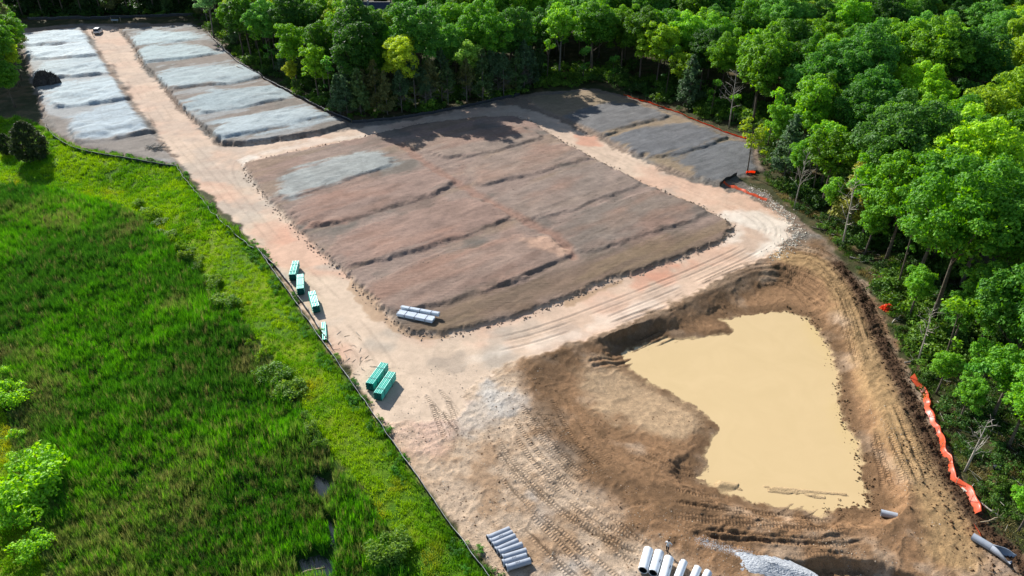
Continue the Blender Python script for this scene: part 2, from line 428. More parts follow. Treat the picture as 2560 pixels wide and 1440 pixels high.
    # a right/lower zone of browner soil round the basin
    bz = polysd(smooth_poly(GP([(1330, 900), (1600, 800), (1850, 690), (1990, 600), (2090, 640), (2180, 760), (2300, 990), (2420, 1240), (2560, 1420), (2700, 1720), (1900, 1720), (1700, 1400), (1560, 1330), (1430, 1230), (1340, 1100), (1290, 980)])), x, y)
    s = mixc(s, bs, sst(-2.5, 2.5, bz + 2.5 * n1 + 1.2 * n2))
    rt = smooth_line(GP([(1960, 640), (2060, 660), (2130, 760), (2175, 880), (2225, 1020), (2285, 1150), (2350, 1270), (2380, 1380)]), 2)
    dRt, _, _ = linedist(rt, x, y)
    s = mixc(s, COL['rimtrack'], (1 - sst(1.0, 3.2, dRt + .8 * n2)) * .9)
    dk = smooth_line(GP([(1860, 690), (1740, 752), (1600, 815), (1480, 860), (1380, 905), (1345, 965), (1370, 1060), (1440, 1150), (1530, 1215), (1660, 1255), (1800, 1280)], -.5), 2)
    dDk, _, _ = linedist(dk, x, y)
    s = mixc(s, COL['basin_dk'] * .82, (1 - sst(.6, 3.0, dDk + 1.2 * n2 + .5 * n3)) * .62)
    sMud = polysd(mudflat, x, y)
    s = mixc(s, COL['mud'], sst(-1.5, 1.5, sMud + 1.3 * n2) * .85)
    # wet shoreline
    swc = polysd(water, x, y) + .45 * n2 + .22 * n3
    s = mixc(s, COL['basin_dk'] * .9, sst(-2.6, -1.0, swc) * .55)
    s = mixc(s, lin(214, 184, 138, .8), sst(-.5, .15, swc + .3 * n1 + .2 * n3) * .8)
    s = mixc(s, COL['windrow'], np.clip(wr * 1.25 + .35 * n3 * wr, 0, 1))
    rc = mixc(np.tile(COL['road'], (N, 1)), COL['road_pink'], sst(-.15, .6, fbm(x, y, 11, 4, 26)))
    rc = mixc(rc, COL['road_grey'], sst(.05, .7, fbm(x, y, 8, 4, 27)) * .75)
    rc = mixc(rc, COL['road_pink'], sst(125, 175, y) * .35)
    rc = mixc(rc, COL['road_pink'], sst(-4, 10, x) * .45 * (1 - sst(120, 135, y)))
    for pl, c, a in (([(1440, 340), (1490, 338), (1500, 365), (1450, 370)], 'road_red', .75), ([(1560, 690), (1680, 650), (1700, 680), (1600, 720)], 'road_red', .45), ([(1620, 690), (1740, 650), (1780, 660), (1650, 715)], 'road_red', .35),
                     ([(620, 560), (700, 545), (740, 600), (650, 620)], 'road_red', .3), ([(1780, 540), (1900, 520), (1975, 560), (1970, 610), (1880, 640), (1930, 585)], 'road_white', .75),
                     ([(594, 404), (612, 394), (640, 392), (606, 414)], 'road_white', 1.0), ([(640, 385), (760, 352), (900, 335), (920, 342), (720, 374)], 'road_white', .55), ([(1070, 890), (1150, 880), (1160, 930), (1080, 920)], 'dgrey', .45),
                     ([(1180, 900), (1350, 850), (1600, 760), (1700, 715), (1640, 760), (1400, 855)], 'road_white', .3), ([(1750, 520), (1830, 540), (1842, 575), (1800, 620), (1860, 590), (1850, 540)], 'road_white', .5)):
        sd_ = polysd(GP(pl), x, y)
        rc = mixc(rc, COL[c], sst(-1.0, 1.0, sd_ + 1.2 * n2) * a)
    rc = mixc(rc, lin(186, 164, 144, .8), sst(110, 190, y) * .45)
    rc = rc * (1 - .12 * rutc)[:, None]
    # damp runoff along the inner kerb of the road
    wet = polysd(smooth_poly(GP([(870, 690), (900, 700), (950, 760), (1010, 830), (1150, 835), (1100, 855), (1010, 850), (940, 800), (880, 740)])), x, y)
    rc = mixc(rc, COL['yard_dk'], sst(-.3, .3, wet + .8 * n2) * .8)
    wet = polysd(smooth_poly(GP([(1400, 765), (1480, 722), (1570, 690), (1560, 708), (1470, 742), (1420, 765)])), x, y)
    rc = mixc(rc, COL['yard_dk'], sst(-.3, .3, wet + .7 * n2) * .9)
    s = mixc(s, rc, road)
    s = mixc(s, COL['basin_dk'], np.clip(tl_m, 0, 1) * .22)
    # blocks
    bl = mixc(np.tile(COL['mauve'], (N, 1)), COL['dgrey'], sst(-.2, .6, n1 + .3 * streak))
    bl = mixc(bl, COL['red'], sst(0.1, .7, fbm(x, y, 10, 3, 28)) * mB * .25)
    bl = mixc(bl, COL['tan'], np.clip(mE, 0, 1) * .7)
    bl = mixc(bl, COL['dgrey'], np.clip(mR, 0, 1) * .75)
    bl = mixc(bl, lin(172, 178, 177, .8), np.clip(mL, 0, 1) * .75)
    low = polysd(GP([(1300, 700), (1500, 640), (1840, 545), (1840, 590), (1500, 720), (1100, 840), (1010, 830), (1100, 760)], .4), x, y)
    bl = mixc(bl, COL['basin_dk'] * .9 + COL['dgrey'] * .35, sst(-3, 3, low + 2 * n1) * .75)
    bl = mixc(bl, lin(168, 174, 174, .8), np.clip(mR, 0, 1) * sst(-.1, .7, streakL + .5 * n2) * .5)
    bl = mixc(bl, COL['tan'], np.clip(mB, 0, 1) * sst(0, .7, streakL - .3 * n1) * .35)
    for i, (k, (poly, ph, pc, _)) in enumerate(PADS.items()):
        m = padm[k]
        c = lin(*pc, .80)
        cc = np.tile(c, (N, 1)) * (1 + .06 * streak + .06 * n2)[:, None]
        if k[0] in 'LR':
            cc = mixc(cc, lin(126, 132, 133, .8), sst(0, .8, streak * .7 + n2 * .6 + n3 * .3) * .6)
        if k[0] in 'CD' and k != 'C1':
            cc = mixc(cc, lin(164, 122, 101, .8), sst(-.3, .9, fbm(xr / 2.5, yr, 5, 3, 29)) * .5)
        bl = mixc(bl, cc, m * (.93 if k[0] != 'D' else .8))
    # runoff gully down the middle of the brown block
    gl = smooth_line(GP([(1000, 360), (1080, 420), (1150, 460), (1250, 520), (1330, 560), (1400, 600), (1430, 640)], .5), 2)
    dG, _, _ = linedist(gl, x, y)
    gm = (1 - sst(.4, 1.6, dG + .5 * n2))
    bl = mixc(bl, COL['red'] * 1.1, gm * .5 * mB)
    h = h - gm * .18 * mB
    lt = polysd(GP([(1300, 600), (1345, 590), (1420, 620), (1400, 640), (1320, 620)], .8), x, y)
    bl = mixc(bl, COL['road_pink'], sst(-.8, .8, lt + .9 * n2) * .7 * mB)
    for q in ([(830, 390), (900, 378), (1000, 352), (1000, 360), (880, 392)],):
        pass
    brn = polysd(GP([(95, 280), (170, 300), (185, 350), (300, 345), (392, 325), (452, 405), (330, 394), (200, 372), (128, 338)], .4), x, y)
    bl = mixc(bl, lin(132, 120, 108, .8), sst(-1.5, 1.5, brn + 1.6 * n1 + .8 * n2) * .85 * mL)
    bl = mixc(bl, bl * np.array([.88, .85, .83]), mB)
    s = mixc(s, bl, blk)
    s = s * (1 + .10 * n2 + .06 * n3)[:, None]
    # gully between site and lawn: bare strip
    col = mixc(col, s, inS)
    # water lit strip of soil on the bank edge
    gravel = np.clip(road * .7 + near * (1 - road) * inS * (1 - blk) * .8 + blk * .25, 0, 1)
    zone = np.zeros(N, np.int32)                                   # 0 forest ground
    zone[sdLow > 0] = 1                                            # grass bank
    zone[sdM > 0] = 2                                              # marsh
    ins = sdS > 0
    zone[ins] = 3                                                  # bare soil
    zone[ins & (roadsd > 0) & (blk < .3)] = 4                      # gravel road
    zone[ins & (polysd(rim, x, y, 16.0) > 0)] = 5                  # basin
    zone[ins & (blk >= .3)] = 6                                    # terraces
    zone[ins & (padid > 0) & (blk > .3)] = 10
    zone = np.where(zone == 10, 10 + padid, zone)
    veg = np.clip(np.maximum(gb, mm) * (1 - inS) + forest, 0, 1)
    relief = np.clip(1 - .68 * road - .4 * blk, .25, 1)
    return h, np.clip(col, 0.002, .95), tl_a, tl_m, gravel, relief, blk, zone, dict(sdM=sdM, sdLow=sdLow, sdS=sdS, blk=blk, roadsd=roadsd)


def height(x, y):
    """terrain height at a few points (gully and puddle corrections are small)"""
    a = np.atleast_1d(np.asarray(x, float)); b = np.atleast_1d(np.asarray(y, float))
    return HF(a, b)


def srf(px, py):
    """terrain point seen in photo direction (px, py)"""
    z = 0.0
    for _ in range(6):
        p = G(px, py, z)
        z = float(height(p[0], p[1])[0])
    return np.array([p[0], p[1], z])


# ------------------------------------------------------------------ the terrain sheet
ys = np.concatenate([np.linspace(4, 37, 24), np.exp(np.arange(math.log(38), math.log(335), .0033)), np.array([345, 370, 410, 480, 600, 850, 1300, 2200, 4000])])
ss_ = np.concatenate([[-14, -8, -5, -3, -2, -1.5, -1.3], np.linspace(-1.18, 1.18, 850), [1.3, 1.5, 2, 3, 5, 8, 14]])
NR, NC = len(ys), len(ss_)
YY, SS = np.meshgrid(ys, ss_, indexing='ij')
XX = SS * (20 + .62 * YY)
vx, vy = XX.ravel(), YY.ravel()
vh, vcol, tl_a, tl_m, vgrav, vrel, vblk, vzone, AUX = terrain(vx, vy)
PUDDLES = [([(786, 1190), (830, 1200), (838, 1235), (812, 1245), (790, 1225)], 'narrow pale puddle among the reeds'),
           ([(812, 1290), (834, 1300), (842, 1345), (828, 1365), (816, 1330)], 'small blue puddle between the reeds'),
           ([(740, 1395), (800, 1380), (840, 1400), (830, 1440), (760, 1440)], 'shallow puddle at the bottom edge of the reeds'),
           ([(-40, 1296), (30, 1288), (62, 1298), (40, 1312), (-40, 1318)], 'dark little stream at the left edge of the lawn')]
for pl, _ in PUDDLES:
    sdp = polysd(GP(pl, -2.5), vx, vy, 4.0)
    vh -= .45 * sst(-.5, .5, sdp)
GRID = vh.reshape(NR, NC)


def HF(a, b):
    ri = np.clip(np.interp(b, ys, np.arange(NR)), 0, NR - 1.001)
    ci = np.clip(np.interp(a / (20 + .62 * b), ss_, np.arange(NC)), 0, NC - 1.001)
    r0 = ri.astype(int); c0 = ci.astype(int); fr = ri - r0; fc = ci - c0
    return (GRID[r0, c0] * (1 - fr) * (1 - fc) + GRID[r0 + 1, c0] * fr * (1 - fc) + GRID[r0, c0 + 1] * (1 - fr) * fc + GRID[r0 + 1, c0 + 1] * fr * fc)


P3 = np.stack([vx, vy, vh], 1).reshape(NR, NC, 3)
du = np.gradient(P3, axis=1); dv = np.gradient(P3, axis=0)
VN = np.cross(du, dv); VN /= np.linalg.norm(VN, axis=2)[:, :, None]
VN = VN.reshape(-1, 3)
ii = (np.arange(NR - 1)[:, None] * NC + np.arange(NC - 1)[None, :]).ravel()
QUADS = np.stack([ii, ii + 1, ii + NC + 1, ii + NC], 1)
QZ = vzone[QUADS[:, 0]]


def NODE(nt, t, **kw):
    n = nt.nodes.new(t)
    for k, v in kw.items():
        setattr(n, k, v)
    return n


def new_mat(name):
    m = bpy.data.materials.new(name)
    m.use_nodes = True
    nt = m.node_tree
    return m, nt, nt.nodes["Principled BSDF"]


def mathn(nt, op, a, b=None):
    n = nt.nodes.new("ShaderNodeMath"); n.operation = op
    for i, v in enumerate((a, b)):
        if v is None:
            continue
        if isinstance(v, (int, float)):
            n.inputs[i].default_value = v
        else:
            nt.links.new(v, n.inputs[i])
    return n.outputs[0]


def terrain_material():
    m, nt, b = new_mat("terrain")
    L = nt.links
    geo = NODE(nt, "ShaderNodeNewGeometry")
    pos = geo.outputs["Position"]
    col = NODE(nt, "ShaderNodeAttribute", attribute_name="albedo")
    att = NODE(nt, "ShaderNodeAttribute", attribute_name="surface")     # gravel, veg, tread
    al = NODE(nt, "ShaderNodeAttribute", attribute_name="along")
    sep = NODE(nt, "ShaderNodeSeparateColor"); L.new(att.outputs["Color"], sep.inputs[0])
    gravel, veg, tread = sep.outputs[0], sep.outputs[1], sep.outputs[2]
    nz = NODE(nt, "ShaderNodeTexNoise"); nz.inputs["Scale"].default_value = 1.6; nz.inputs["Detail"].default_value = 7; nz.inputs["Roughness"].default_value = .68
    L.new(pos, nz.inputs["Vector"])
    n2 = NODE(nt, "ShaderNodeTexNoise"); n2.inputs["Scale"].default_value = 6.0; n2.inputs["Detail"].default_value = 5; n2.inputs["Roughness"].default_value = .7
    L.new(pos, n2.inputs["Vector"])
    n3 = NODE(nt, "ShaderNodeTexNoise"); n3.inputs["Scale"].default_value = 15.0; n3.inputs["Detail"].default_value = 3; n3.inputs["Roughness"].default_value = .75
    L.new(pos, n3.inputs["Vector"])
    vo = NODE(nt, "ShaderNodeTexVoronoi"); vo.inputs["Scale"].default_value = 3.8
    L.new(pos, vo.inputs["Vector"])
    # soil colour variation; the finest noise also paints in specks of stone shadow
    f1 = mathn(nt, 'MULTIPLY', mathn(nt, 'SUBTRACT', nz.outputs[0], .5), 1.15)
    f2 = mathn(nt, 'MULTIPLY', mathn(nt, 'SUBTRACT', n2.outputs[0], .5), .8)
    f3 = mathn(nt, 'MULTIPLY', mathn(nt, 'SUBTRACT', n3.outputs[0], .5), 1.7)
    f = mathn(nt, 'ADD', mathn(nt, 'MULTIPLY', mathn(nt, 'ADD', mathn(nt, 'ADD', f1, f2), f3), veg), 1.0)
    mp = NODE(nt, "ShaderNodeMapping"); mp.inputs["Rotation"].default_value = (0, 0, -PAD_ANG); mp.inputs["Scale"].default_value = (.35, 4.2, 1)
    L.new(pos, mp.inputs["Vector"])
    n4 = NODE(nt, "ShaderNodeTexNoise"); n4.inputs["Scale"].default_value = 1.0; n4.inputs["Detail"].default_value = 5; n4.inputs["Roughness"].default_value = .65
    L.new(mp.outputs[0], n4.inputs["Vector"])
    drag = mathn(nt, 'MULTIPLY', mathn(nt, 'SUBTRACT', n4.outputs[0], .5), att.outputs["Alpha"])
    f = mathn(nt, 'ADD', f, mathn(nt, 'MULTIPLY', drag, .45))
    # pale stones
    sp = NODE(nt, "ShaderNodeMapRange"); sp.inputs[1].default_value = .16; sp.inputs[2].default_value = .05; sp.inputs[3].default_value = 0; sp.inputs[4].default_value = 1
    L.new(vo.outputs["Distance"], sp.inputs[0])
    ns = NODE(nt, "ShaderNodeMapRange"); ns.inputs[1].default_value = .44; ns.inputs[2].default_value = .6
    L.new(nz.outputs[0], ns.inputs[0])
    stone = mathn(nt, 'MULTIPLY', mathn(nt, 'MULTIPLY', sp.outputs[0], ns.outputs[0]), gravel)
    mul = NODE(nt, "ShaderNodeVectorMath", operation='SCALE')
    L.new(col.outputs["Color"], mul.inputs[0]); L.new(f, mul.inputs["Scale"])
    mx = NODE(nt, "ShaderNodeMix", data_type='RGBA')
    L.new(mathn(nt, 'MULTIPLY', stone, .85), mx.inputs[0]); L.new(mul.outputs[0], mx.inputs[6]); mx.inputs[7].default_value = (.62, .57, .5, 1)
    L.new(mx.outputs[2], b.inputs["Base Color"])
    b.inputs["Roughness"].default_value = .92
    b.inputs["Specular IOR Level"].default_value = .18
    # relief: crumbs, stones and the cleat prints of tracked machines
    wv = mathn(nt, 'SINE', mathn(nt, 'MULTIPLY', al.outputs["Fac"], 2 * math.pi / .33))
    wv = mathn(nt, 'MULTIPLY', mathn(nt, 'MULTIPLY', wv, tread), .048)
    hb = mathn(nt, 'MULTIPLY', nz.outputs[0], .11)
    hb = mathn(nt, 'ADD', hb, mathn(nt, 'MULTIPLY', n2.outputs[0], .13))
    hb = mathn(nt, 'ADD', hb, mathn(nt, 'MULTIPLY', n3.outputs[0], .10))
    hb = mathn(nt, 'ADD', hb, mathn(nt, 'MULTIPLY', sp.outputs[0], mathn(nt, 'MULTIPLY', gravel, .05)))
    hb = mathn(nt, 'ADD', mathn(nt, 'ADD', mathn(nt, 'MULTIPLY', hb, veg), wv), mathn(nt, 'MULTIPLY', drag, .12))
    bp = NODE(nt, "ShaderNodeBump"); bp.inputs["Strength"].default_value = .85; bp.inputs["Distance"].default_value = 1.0
    L.new(hb, bp.inputs["Height"])
    L.new(bp.outputs[0], b.inputs["Normal"])
    return m


M_TERRAIN = terrain_material()


def terrain_piece(name, mask, label=None):
    q = QUADS[mask]
    if not len(q):
        return None
    used, inv = np.unique(q.ravel(), return_inverse=True)
    me = bpy.data.meshes.new(name)
    nv, nf = len(used), len(q)
    me.vertices.add(nv); me.loops.add(nf * 4); me.polygons.add(nf)
    me.vertices.foreach_set("co", np.stack([vx[used], vy[used], vh[used]], 1).ravel().astype(np.float32))
    me.polygons.foreach_set("loop_start", np.arange(0, nf * 4, 4, dtype=np.int32))
    me.loops.foreach_set("vertex_index", inv.astype(np.int32))
    me.polygons.foreach_set("use_smooth", np.ones(nf, bool))
    a = me.attributes.new("albedo", 'FLOAT_COLOR', 'POINT')
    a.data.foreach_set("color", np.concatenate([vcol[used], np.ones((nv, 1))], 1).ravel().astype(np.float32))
    a = me.attributes.new("surface", 'FLOAT_COLOR', 'POINT')
    a.data.foreach_set("color", np.stack([vgrav[used], vrel[used], tl_m[used], vblk[used]], 1).ravel().astype(np.float32))
    a = me.attributes.new("along", 'FLOAT', 'POINT')
    a.data.foreach_set("value", tl_a[used].astype(np.float32))
    me.update()
    me.normals_split_custom_set_from_vertices(VN[used].astype(np.float32))
    me.materials.append(M_TERRAIN)
    o = bpy.data.objects.new(name, me)
    C.objects.link(o)
    o["kind"] = "structure"
    if label:
        o["label"] = label
    return o


terrain_piece("ground", QZ == 0, "brown and dark green woodland floor under the trees")
terrain_piece("grass_bank", QZ == 1, "bright yellow-green mown grass bank beside the silt fence")
terrain_piece("marsh_ground", QZ == 2, "dark wet ground under the reeds")
terrain_piece("bare_ground", QZ == 3, "rutted tan and brown bare soil of the lower yard")
terrain_piece("gravel_road", QZ == 4, "pale pinkish gravel haul road looping round the pads")
terrain_piece("basin", QZ == 5, "brown earth slopes of the settling basin")
terrain_piece("terrace", QZ == 6, "grey-brown graded terraces between the roads")
for i, k in enumerate(PADS):
    terrain_piece("graded_pad", QZ == 11 + i, PADS[k][3])

# ------------------------------------------------------------------ object helpers


def mesh_np(name, verts, faces_flat, sizes, mats=(), smooth=False, mat_idx=None, attr=None):
    me = bpy.data.meshes.new(name)
    verts = np.asarray(verts, np.float32); faces_flat = np.asarray(faces_flat, np.int32); sizes = np.asarray(sizes, np.int32)
    me.vertices.add(len(verts)); me.loops.add(len(faces_flat)); me.polygons.add(len(sizes))
    me.vertices.foreach_set("co", verts.ravel())
    me.polygons.foreach_set("loop_start", np.concatenate([[0], np.cumsum(sizes)[:-1]]).astype(np.int32))
    me.loops.foreach_set("vertex_index", faces_flat)
    me.polygons.foreach_set("use_smooth", np.full(len(sizes), smooth))
    if mat_idx is not None:
        me.polygons.foreach_set("material_index", np.asarray(mat_idx, np.int32))
    if attr is not None:
        a = me.attributes.new("vary", 'FLOAT', 'POINT')
        a.data.foreach_set("value", np.asarray(attr, np.float32))
    for m in mats:
        me.materials.append(m)
    me.update()
    return me


class MB:
    """collects boxes, tubes and free faces of ONE piece"""
    def __init__(s):
        s.v = []; s.f = []; s.mi = []; s.m = 0

    def face(s, idx):
        s.f.append(list(idx)); s.mi.append(s.m)

    def box(s, c, size, rz=0.0, taper=1.0, rx=0.0):
        n = len(s.v); R = Matrix.Rotation(rz, 3, 'Z') @ Matrix.Rotation(rx, 3, 'X')
        for dz in (-.5, .5):
            k = taper if dz > 0 else 1.0
            for dx, dy in ((-.5, -.5), (.5, -.5), (.5, .5), (-.5, .5)):
                s.v.append(tuple(Vector(c) + R @ Vector((dx * size[0] * k, dy * size[1] * k, dz * size[2]))))
        for q in ((0, 3, 2, 1), (4, 5, 6, 7), (0, 1, 5, 4), (1, 2, 6, 5), (2, 3, 7, 6), (3, 0, 4, 7)):
            s.face([n + i for i in q])
        return s

    def tube(s, pts, radii, seg=6, caps=True):
        pts = [Vector(p) for p in pts]
        n0 = len(s.v); up = Vector((0.31, .17, .93))
        for i, p in enumerate(pts):
            d = (pts[min(i + 1, len(pts) - 1)] - pts[max(i - 1, 0)])
            d = d.normalized() if d.length > 1e-9 else Vector((0, 0, 1))
            a = d.cross(up)
            if a.length < .05:
                a = d.cross(Vector((1, 0, 0)))
            a.normalize(); b = d.cross(a)
            for k in range(seg):
                t = 2 * math.pi * k / seg
                s.v.append(tuple(p + (a * math.cos(t) + b * math.sin(t)) * radii[i]))
        for i in range(len(pts) - 1):
            for k in range(seg):
                k2 = (k + 1) % seg
                s.face([n0 + i * seg + k, n0 + i * seg + k2, n0 + (i + 1) * seg + k2, n0 + (i + 1) * seg + k])
        if caps:
            s.face([n0 + k for k in range(seg)][::-1]); s.face([n0 + (len(pts) - 1) * seg + k for k in range(seg)])
        return s

    def mesh(s, name, mats, smooth=False):
        fl = [i for f in s.f for i in f]
        me = mesh_np(name, s.v, fl, [len(f) for f in s.f], mats, smooth, s.mi)
        return me


def thing(name, label, cat, loc=(0, 0, 0), rz=0.0, group=None):
    o = bpy.data.objects.new(name, None); C.objects.link(o)
    o.location = [float(v) for v in loc]; o.rotation_euler = (0, 0, rz); o.empty_display_size = .3
    tag(o, label, cat, group)
    return o


def tag(o, label, cat, group=None):
    o["label"] = label; o["category"] = cat
    if group:
        o["group"] = group
    return o


def part(name, me, parent, loc=(0, 0, 0), rot=(0, 0, 0), label=None):
    o = bpy.data.objects.new(name, me); C.objects.link(o)
    o.parent = parent; o.location = [float(v) for v in loc]; o.rotation_euler = rot
    if label:
        o["label"] = label
    return o


def single(name, me, label, cat, loc=(0, 0, 0), rot=(0, 0, 0), group=None):
    o = bpy.data.objects.new(name, me); C.objects.link(o)
    o.location = [float(v) for v in loc]; o.rotation_euler = rot
    return tag(o, label, cat, group)


def stuff(o, label=None):
    o["kind"] = "stuff"
    if label:
        o["label"] = label
    return o


def simple_mat(name, col, rough=.6, spec=.4, noise=.25, scale=4.0, bump=0.0, metal=0.0, objspace=True):
    m, nt, b = new_mat(name)
    tc = NODE(nt, "ShaderNodeTexCoord")
    nz = NODE(nt, "ShaderNodeTexNoise"); nz.inputs["Scale"].default_value = scale; nz.inputs["Detail"].default_value = 5
    nt.links.new(tc.outputs["Object"], nz.inputs["Vector"])
    mr = NODE(nt, "ShaderNodeMapRange"); mr.inputs[1].default_value = .25; mr.inputs[2].default_value = .75
    mr.inputs[3].default_value = 1 - noise; mr.inputs[4].default_value = 1 + noise
    nt.links.new(nz.outputs[0], mr.inputs[0])
    sc = NODE(nt, "ShaderNodeVectorMath", operation='SCALE'); sc.inputs[0].default_value = tuple(col)
    nt.links.new(mr.outputs[0], sc.inputs["Scale"]); nt.links.new(sc.outputs[0], b.inputs["Base Color"])
    b.inputs["Roughness"].default_value = rough; b.inputs["Specular IOR Level"].default_value = spec; b.inputs["Metallic"].default_value = metal
    if bump:
        bp = NODE(nt, "ShaderNodeBump"); bp.inputs["Distance"].default_value = bump
        nt.links.new(nz.outputs[0], bp.inputs["Height"]); nt.links.new(bp.outputs[0], b.inputs["Normal"])
    return m


def leaf_mat(name, src='OBJECT', transl=.40):
    """foliage: own colour per tree (object colour) or per tuft (instance tint), varied leaf by leaf"""
    m, nt, b = new_mat(name)
    L = nt.links
    if src == 'OBJECT':
        base = NODE(nt, "ShaderNodeObjectInfo").outputs["Color"]
    else:
        base = NODE(nt, "ShaderNodeAttribute", attribute_name="tint", attribute_type='INSTANCER').outputs["Color"]
    va = NODE(nt, "ShaderNodeAttribute", attribute_name="vary")
    mr = NODE(nt, "ShaderNodeMapRange"); mr.inputs[3].default_value = .62; mr.inputs[4].default_value = 1.42
    L.new(va.outputs["Fac"], mr.inputs[0])
    hs = NODE(nt, "ShaderNodeHueSaturation"); hs.inputs["Saturation"].default_value = 1.0
    hm = NODE(nt, "ShaderNodeMapRange"); hm.inputs[3].default_value = .515; hm.inputs[4].default_value = .482
    L.new(va.outputs["Fac"], hm.inputs[0]); L.new(hm.outputs[0], hs.inputs["Hue"])
    L.new(mr.outputs[0], hs.inputs["Value"]); L.new(base, hs.inputs["Color"])
    L.new(hs.outputs[0], b.inputs["Base Color"])
    b.inputs["Roughness"].default_value = .55; b.inputs["Specular IOR Level"].default_value = .25
    tr = NODE(nt, "ShaderNodeBsdfTranslucent")
    ty = NODE(nt, "ShaderNodeHueSaturation"); ty.inputs["Hue"].default_value = .488; ty.inputs["Value"].default_value = 1.5; ty.inputs["Saturation"].default_value = 1.1
    L.new(hs.outputs[0], ty.inputs["Color"]); L.new(ty.outputs[0], tr.inputs["Color"])
    mx = NODE(nt, "ShaderNodeMixShader"); mx.inputs[0].default_value = transl
    out = nt.nodes["Material Output"]
    L.new(b.outputs[0], mx.inputs[1]); L.new(tr.outputs[0], mx.inputs[2]); L.new(mx.outputs[0], out.inputs["Surface"])
    return m


M_LEAF = leaf_mat("foliage")
M_TUFT = leaf_mat("tuft_foliage", 'INST', .3)
M_BARK = simple_mat("bark", (.115, .095, .075), .9, .1, .45, 3.0, .05)
M_BARKG = simple_mat("grey_bark", (.17, .158, .14), .9, .1, .4, 3.0, .05)
M_DEAD = simple_mat("dead_wood", (.36, .33, .28), .9, .1, .35, 3.0, .03)

# ------------------------------------------------------------------ vegetation builders


def leaves(cent, nrm, size, rnd, asp=1.5):
    """diamond leaf sprays: centres, normals, sizes -> verts, faces, vary"""
    n = len(cent)
    r = rnd.normal(size=(n, 3))
    t = np.cross(nrm, r); t /= np.linalg.norm(t, axis=1)[:, None] + 1e-9
    b = np.cross(nrm, t)
    s = size[:, None]
    V = np.empty((n, 4, 3))
    V[:, 0] = cent - t * s * asp * .5; V[:, 2] = cent + t * s * asp * .5
    k = rnd.uniform(-.15, .15, (n, 1))
    V[:, 1] = cent + b * s * .5 + t * s * k + nrm * s * .12; V[:, 3] = cent - b * s * .5 + t * s * k + nrm * s * .12
    vary = np.repeat(rnd.uniform(0, 1, n), 4)
    return V.reshape(-1, 3), np.arange(n * 4), np.full(n, 4), vary


def lobes_to_leaves(lob, per_area, size, rnd, up=.35, jit=.55):
    cs, ns, sz = [], [], []
    for (c, r) in lob:
        n = max(12, int(per_area * r * r))
        d = rnd.normal(size=(n, 3)); d /= np.linalg.norm(d, axis=1)[:, None]
        d[:, 2] = np.where(d[:, 2] < -.35, -d[:, 2], d[:, 2])
        rr = r * rnd.uniform(.62, 1.06, n) * (1 + .22 * np.sin(d[:, 0] * 5 + c[0] * 3) * np.sin(d[:, 1] * 5 + c[1] * 3))
        cs.append(np.asarray(c) + d * rr[:, None] * np.array([1, 1, .82]))
        nn = d + np.array([0, 0, up]) + rnd.normal(size=(n, 3)) * jit
        ns.append(nn / np.linalg.norm(nn, axis=1)[:, None]); sz.append(size * rnd.uniform(.7, 1.35, n))
    return leaves(np.concatenate(cs), np.concatenate(ns), np.concatenate(sz), rnd)


def broadleaf(seed, H, R, base, nl, lr=(.95, 1.6), per=185, size=.265, trunk_r=.26, bark=None):
    rnd = np.random.default_rng(seed)
    cz = base * .45 + H * .55; rz = H - cz
    lob = []
    ph = rnd.uniform(0, 6.28, 4)
    tries = 0
    while len(lob) < nl and tries < 6000:
        tries += 1
        d = rnd.normal(size=3); d /= np.linalg.norm(d)
        if d[2] < -.55:
            continue
        az = math.atan2(d[1], d[0])
        prof = 1 + .18 * math.sin(2 * az + ph[0]) + .14 * math.sin(3 * az + ph[1]) + .12 * math.sin(5 * d[2] + ph[2])
        rad = rnd.uniform(.55, .92) ** .7 * prof
        r = rnd.uniform(*lr)
        k = rz if d[2] > 0 else (cz - base)
        c = np.array([d[0] * R * rad, d[1] * R * rad, cz + d[2] * k * rad - r * .3])
        if all(np.linalg.norm(c - q[0]) > .62 * (r + q[1]) for q in lob):
            lob.append((c, r))
    V, F, S, va = lobes_to_leaves(lob, per, size, rnd)
    # inner fill so that the crown has a dark leafy body
    n = int(nl * 42)
    d = rnd.normal(size=(n, 3)); d /= np.linalg.norm(d, axis=1)[:, None]
    rr = rnd.uniform(.15, .78, n)[:, None]
    cc = d * rr * np.array([R, R, (H - base) * .5]) + np.array([0, 0, (H + base) * .5])
    nn = rnd.normal(size=(n, 3)); nn /= np.linalg.norm(nn, axis=1)[:, None]
    V2, F2, S2, va2 = leaves(cc, nn, size * rnd.uniform(1.2, 2.0, n), rnd)
    crown = mesh_np("crown", np.concatenate([V, V2]), np.concatenate([F, F2 + len(V)]), np.concatenate([S, S2]), [M_LEAF], False, None, np.concatenate([va, va2]))
    t = MB()
    bx, by = rnd.uniform(-.5, .5, 2)
    tp = [(0, 0, -.4), (bx * .2, by * .2, H * .15), (bx * .6, by * .6, H * .35), (bx, by, H * .55), (bx * .7, by * .5, H * .8)]
    t.tube(tp, [trunk_r * 1.25, trunk_r, trunk_r * .8, trunk_r * .55, .05], 7)
    big = sorted(lob, key=lambda q: -q[1])[:9]
    for c, r in big:
        z0 = rnd.uniform(.32, .6) * H
        s0 = np.array([bx * .7, by * .7, min(z0, c[2] - .6)])
        mid = s0 * .5 + c * .5 + np.array([0, 0, -.4])
        t.tube([s0, mid, c], [trunk_r * .45, trunk_r * .28, .04], 5)
    return crown, t.mesh("trunk", [bark or M_BARK], True)


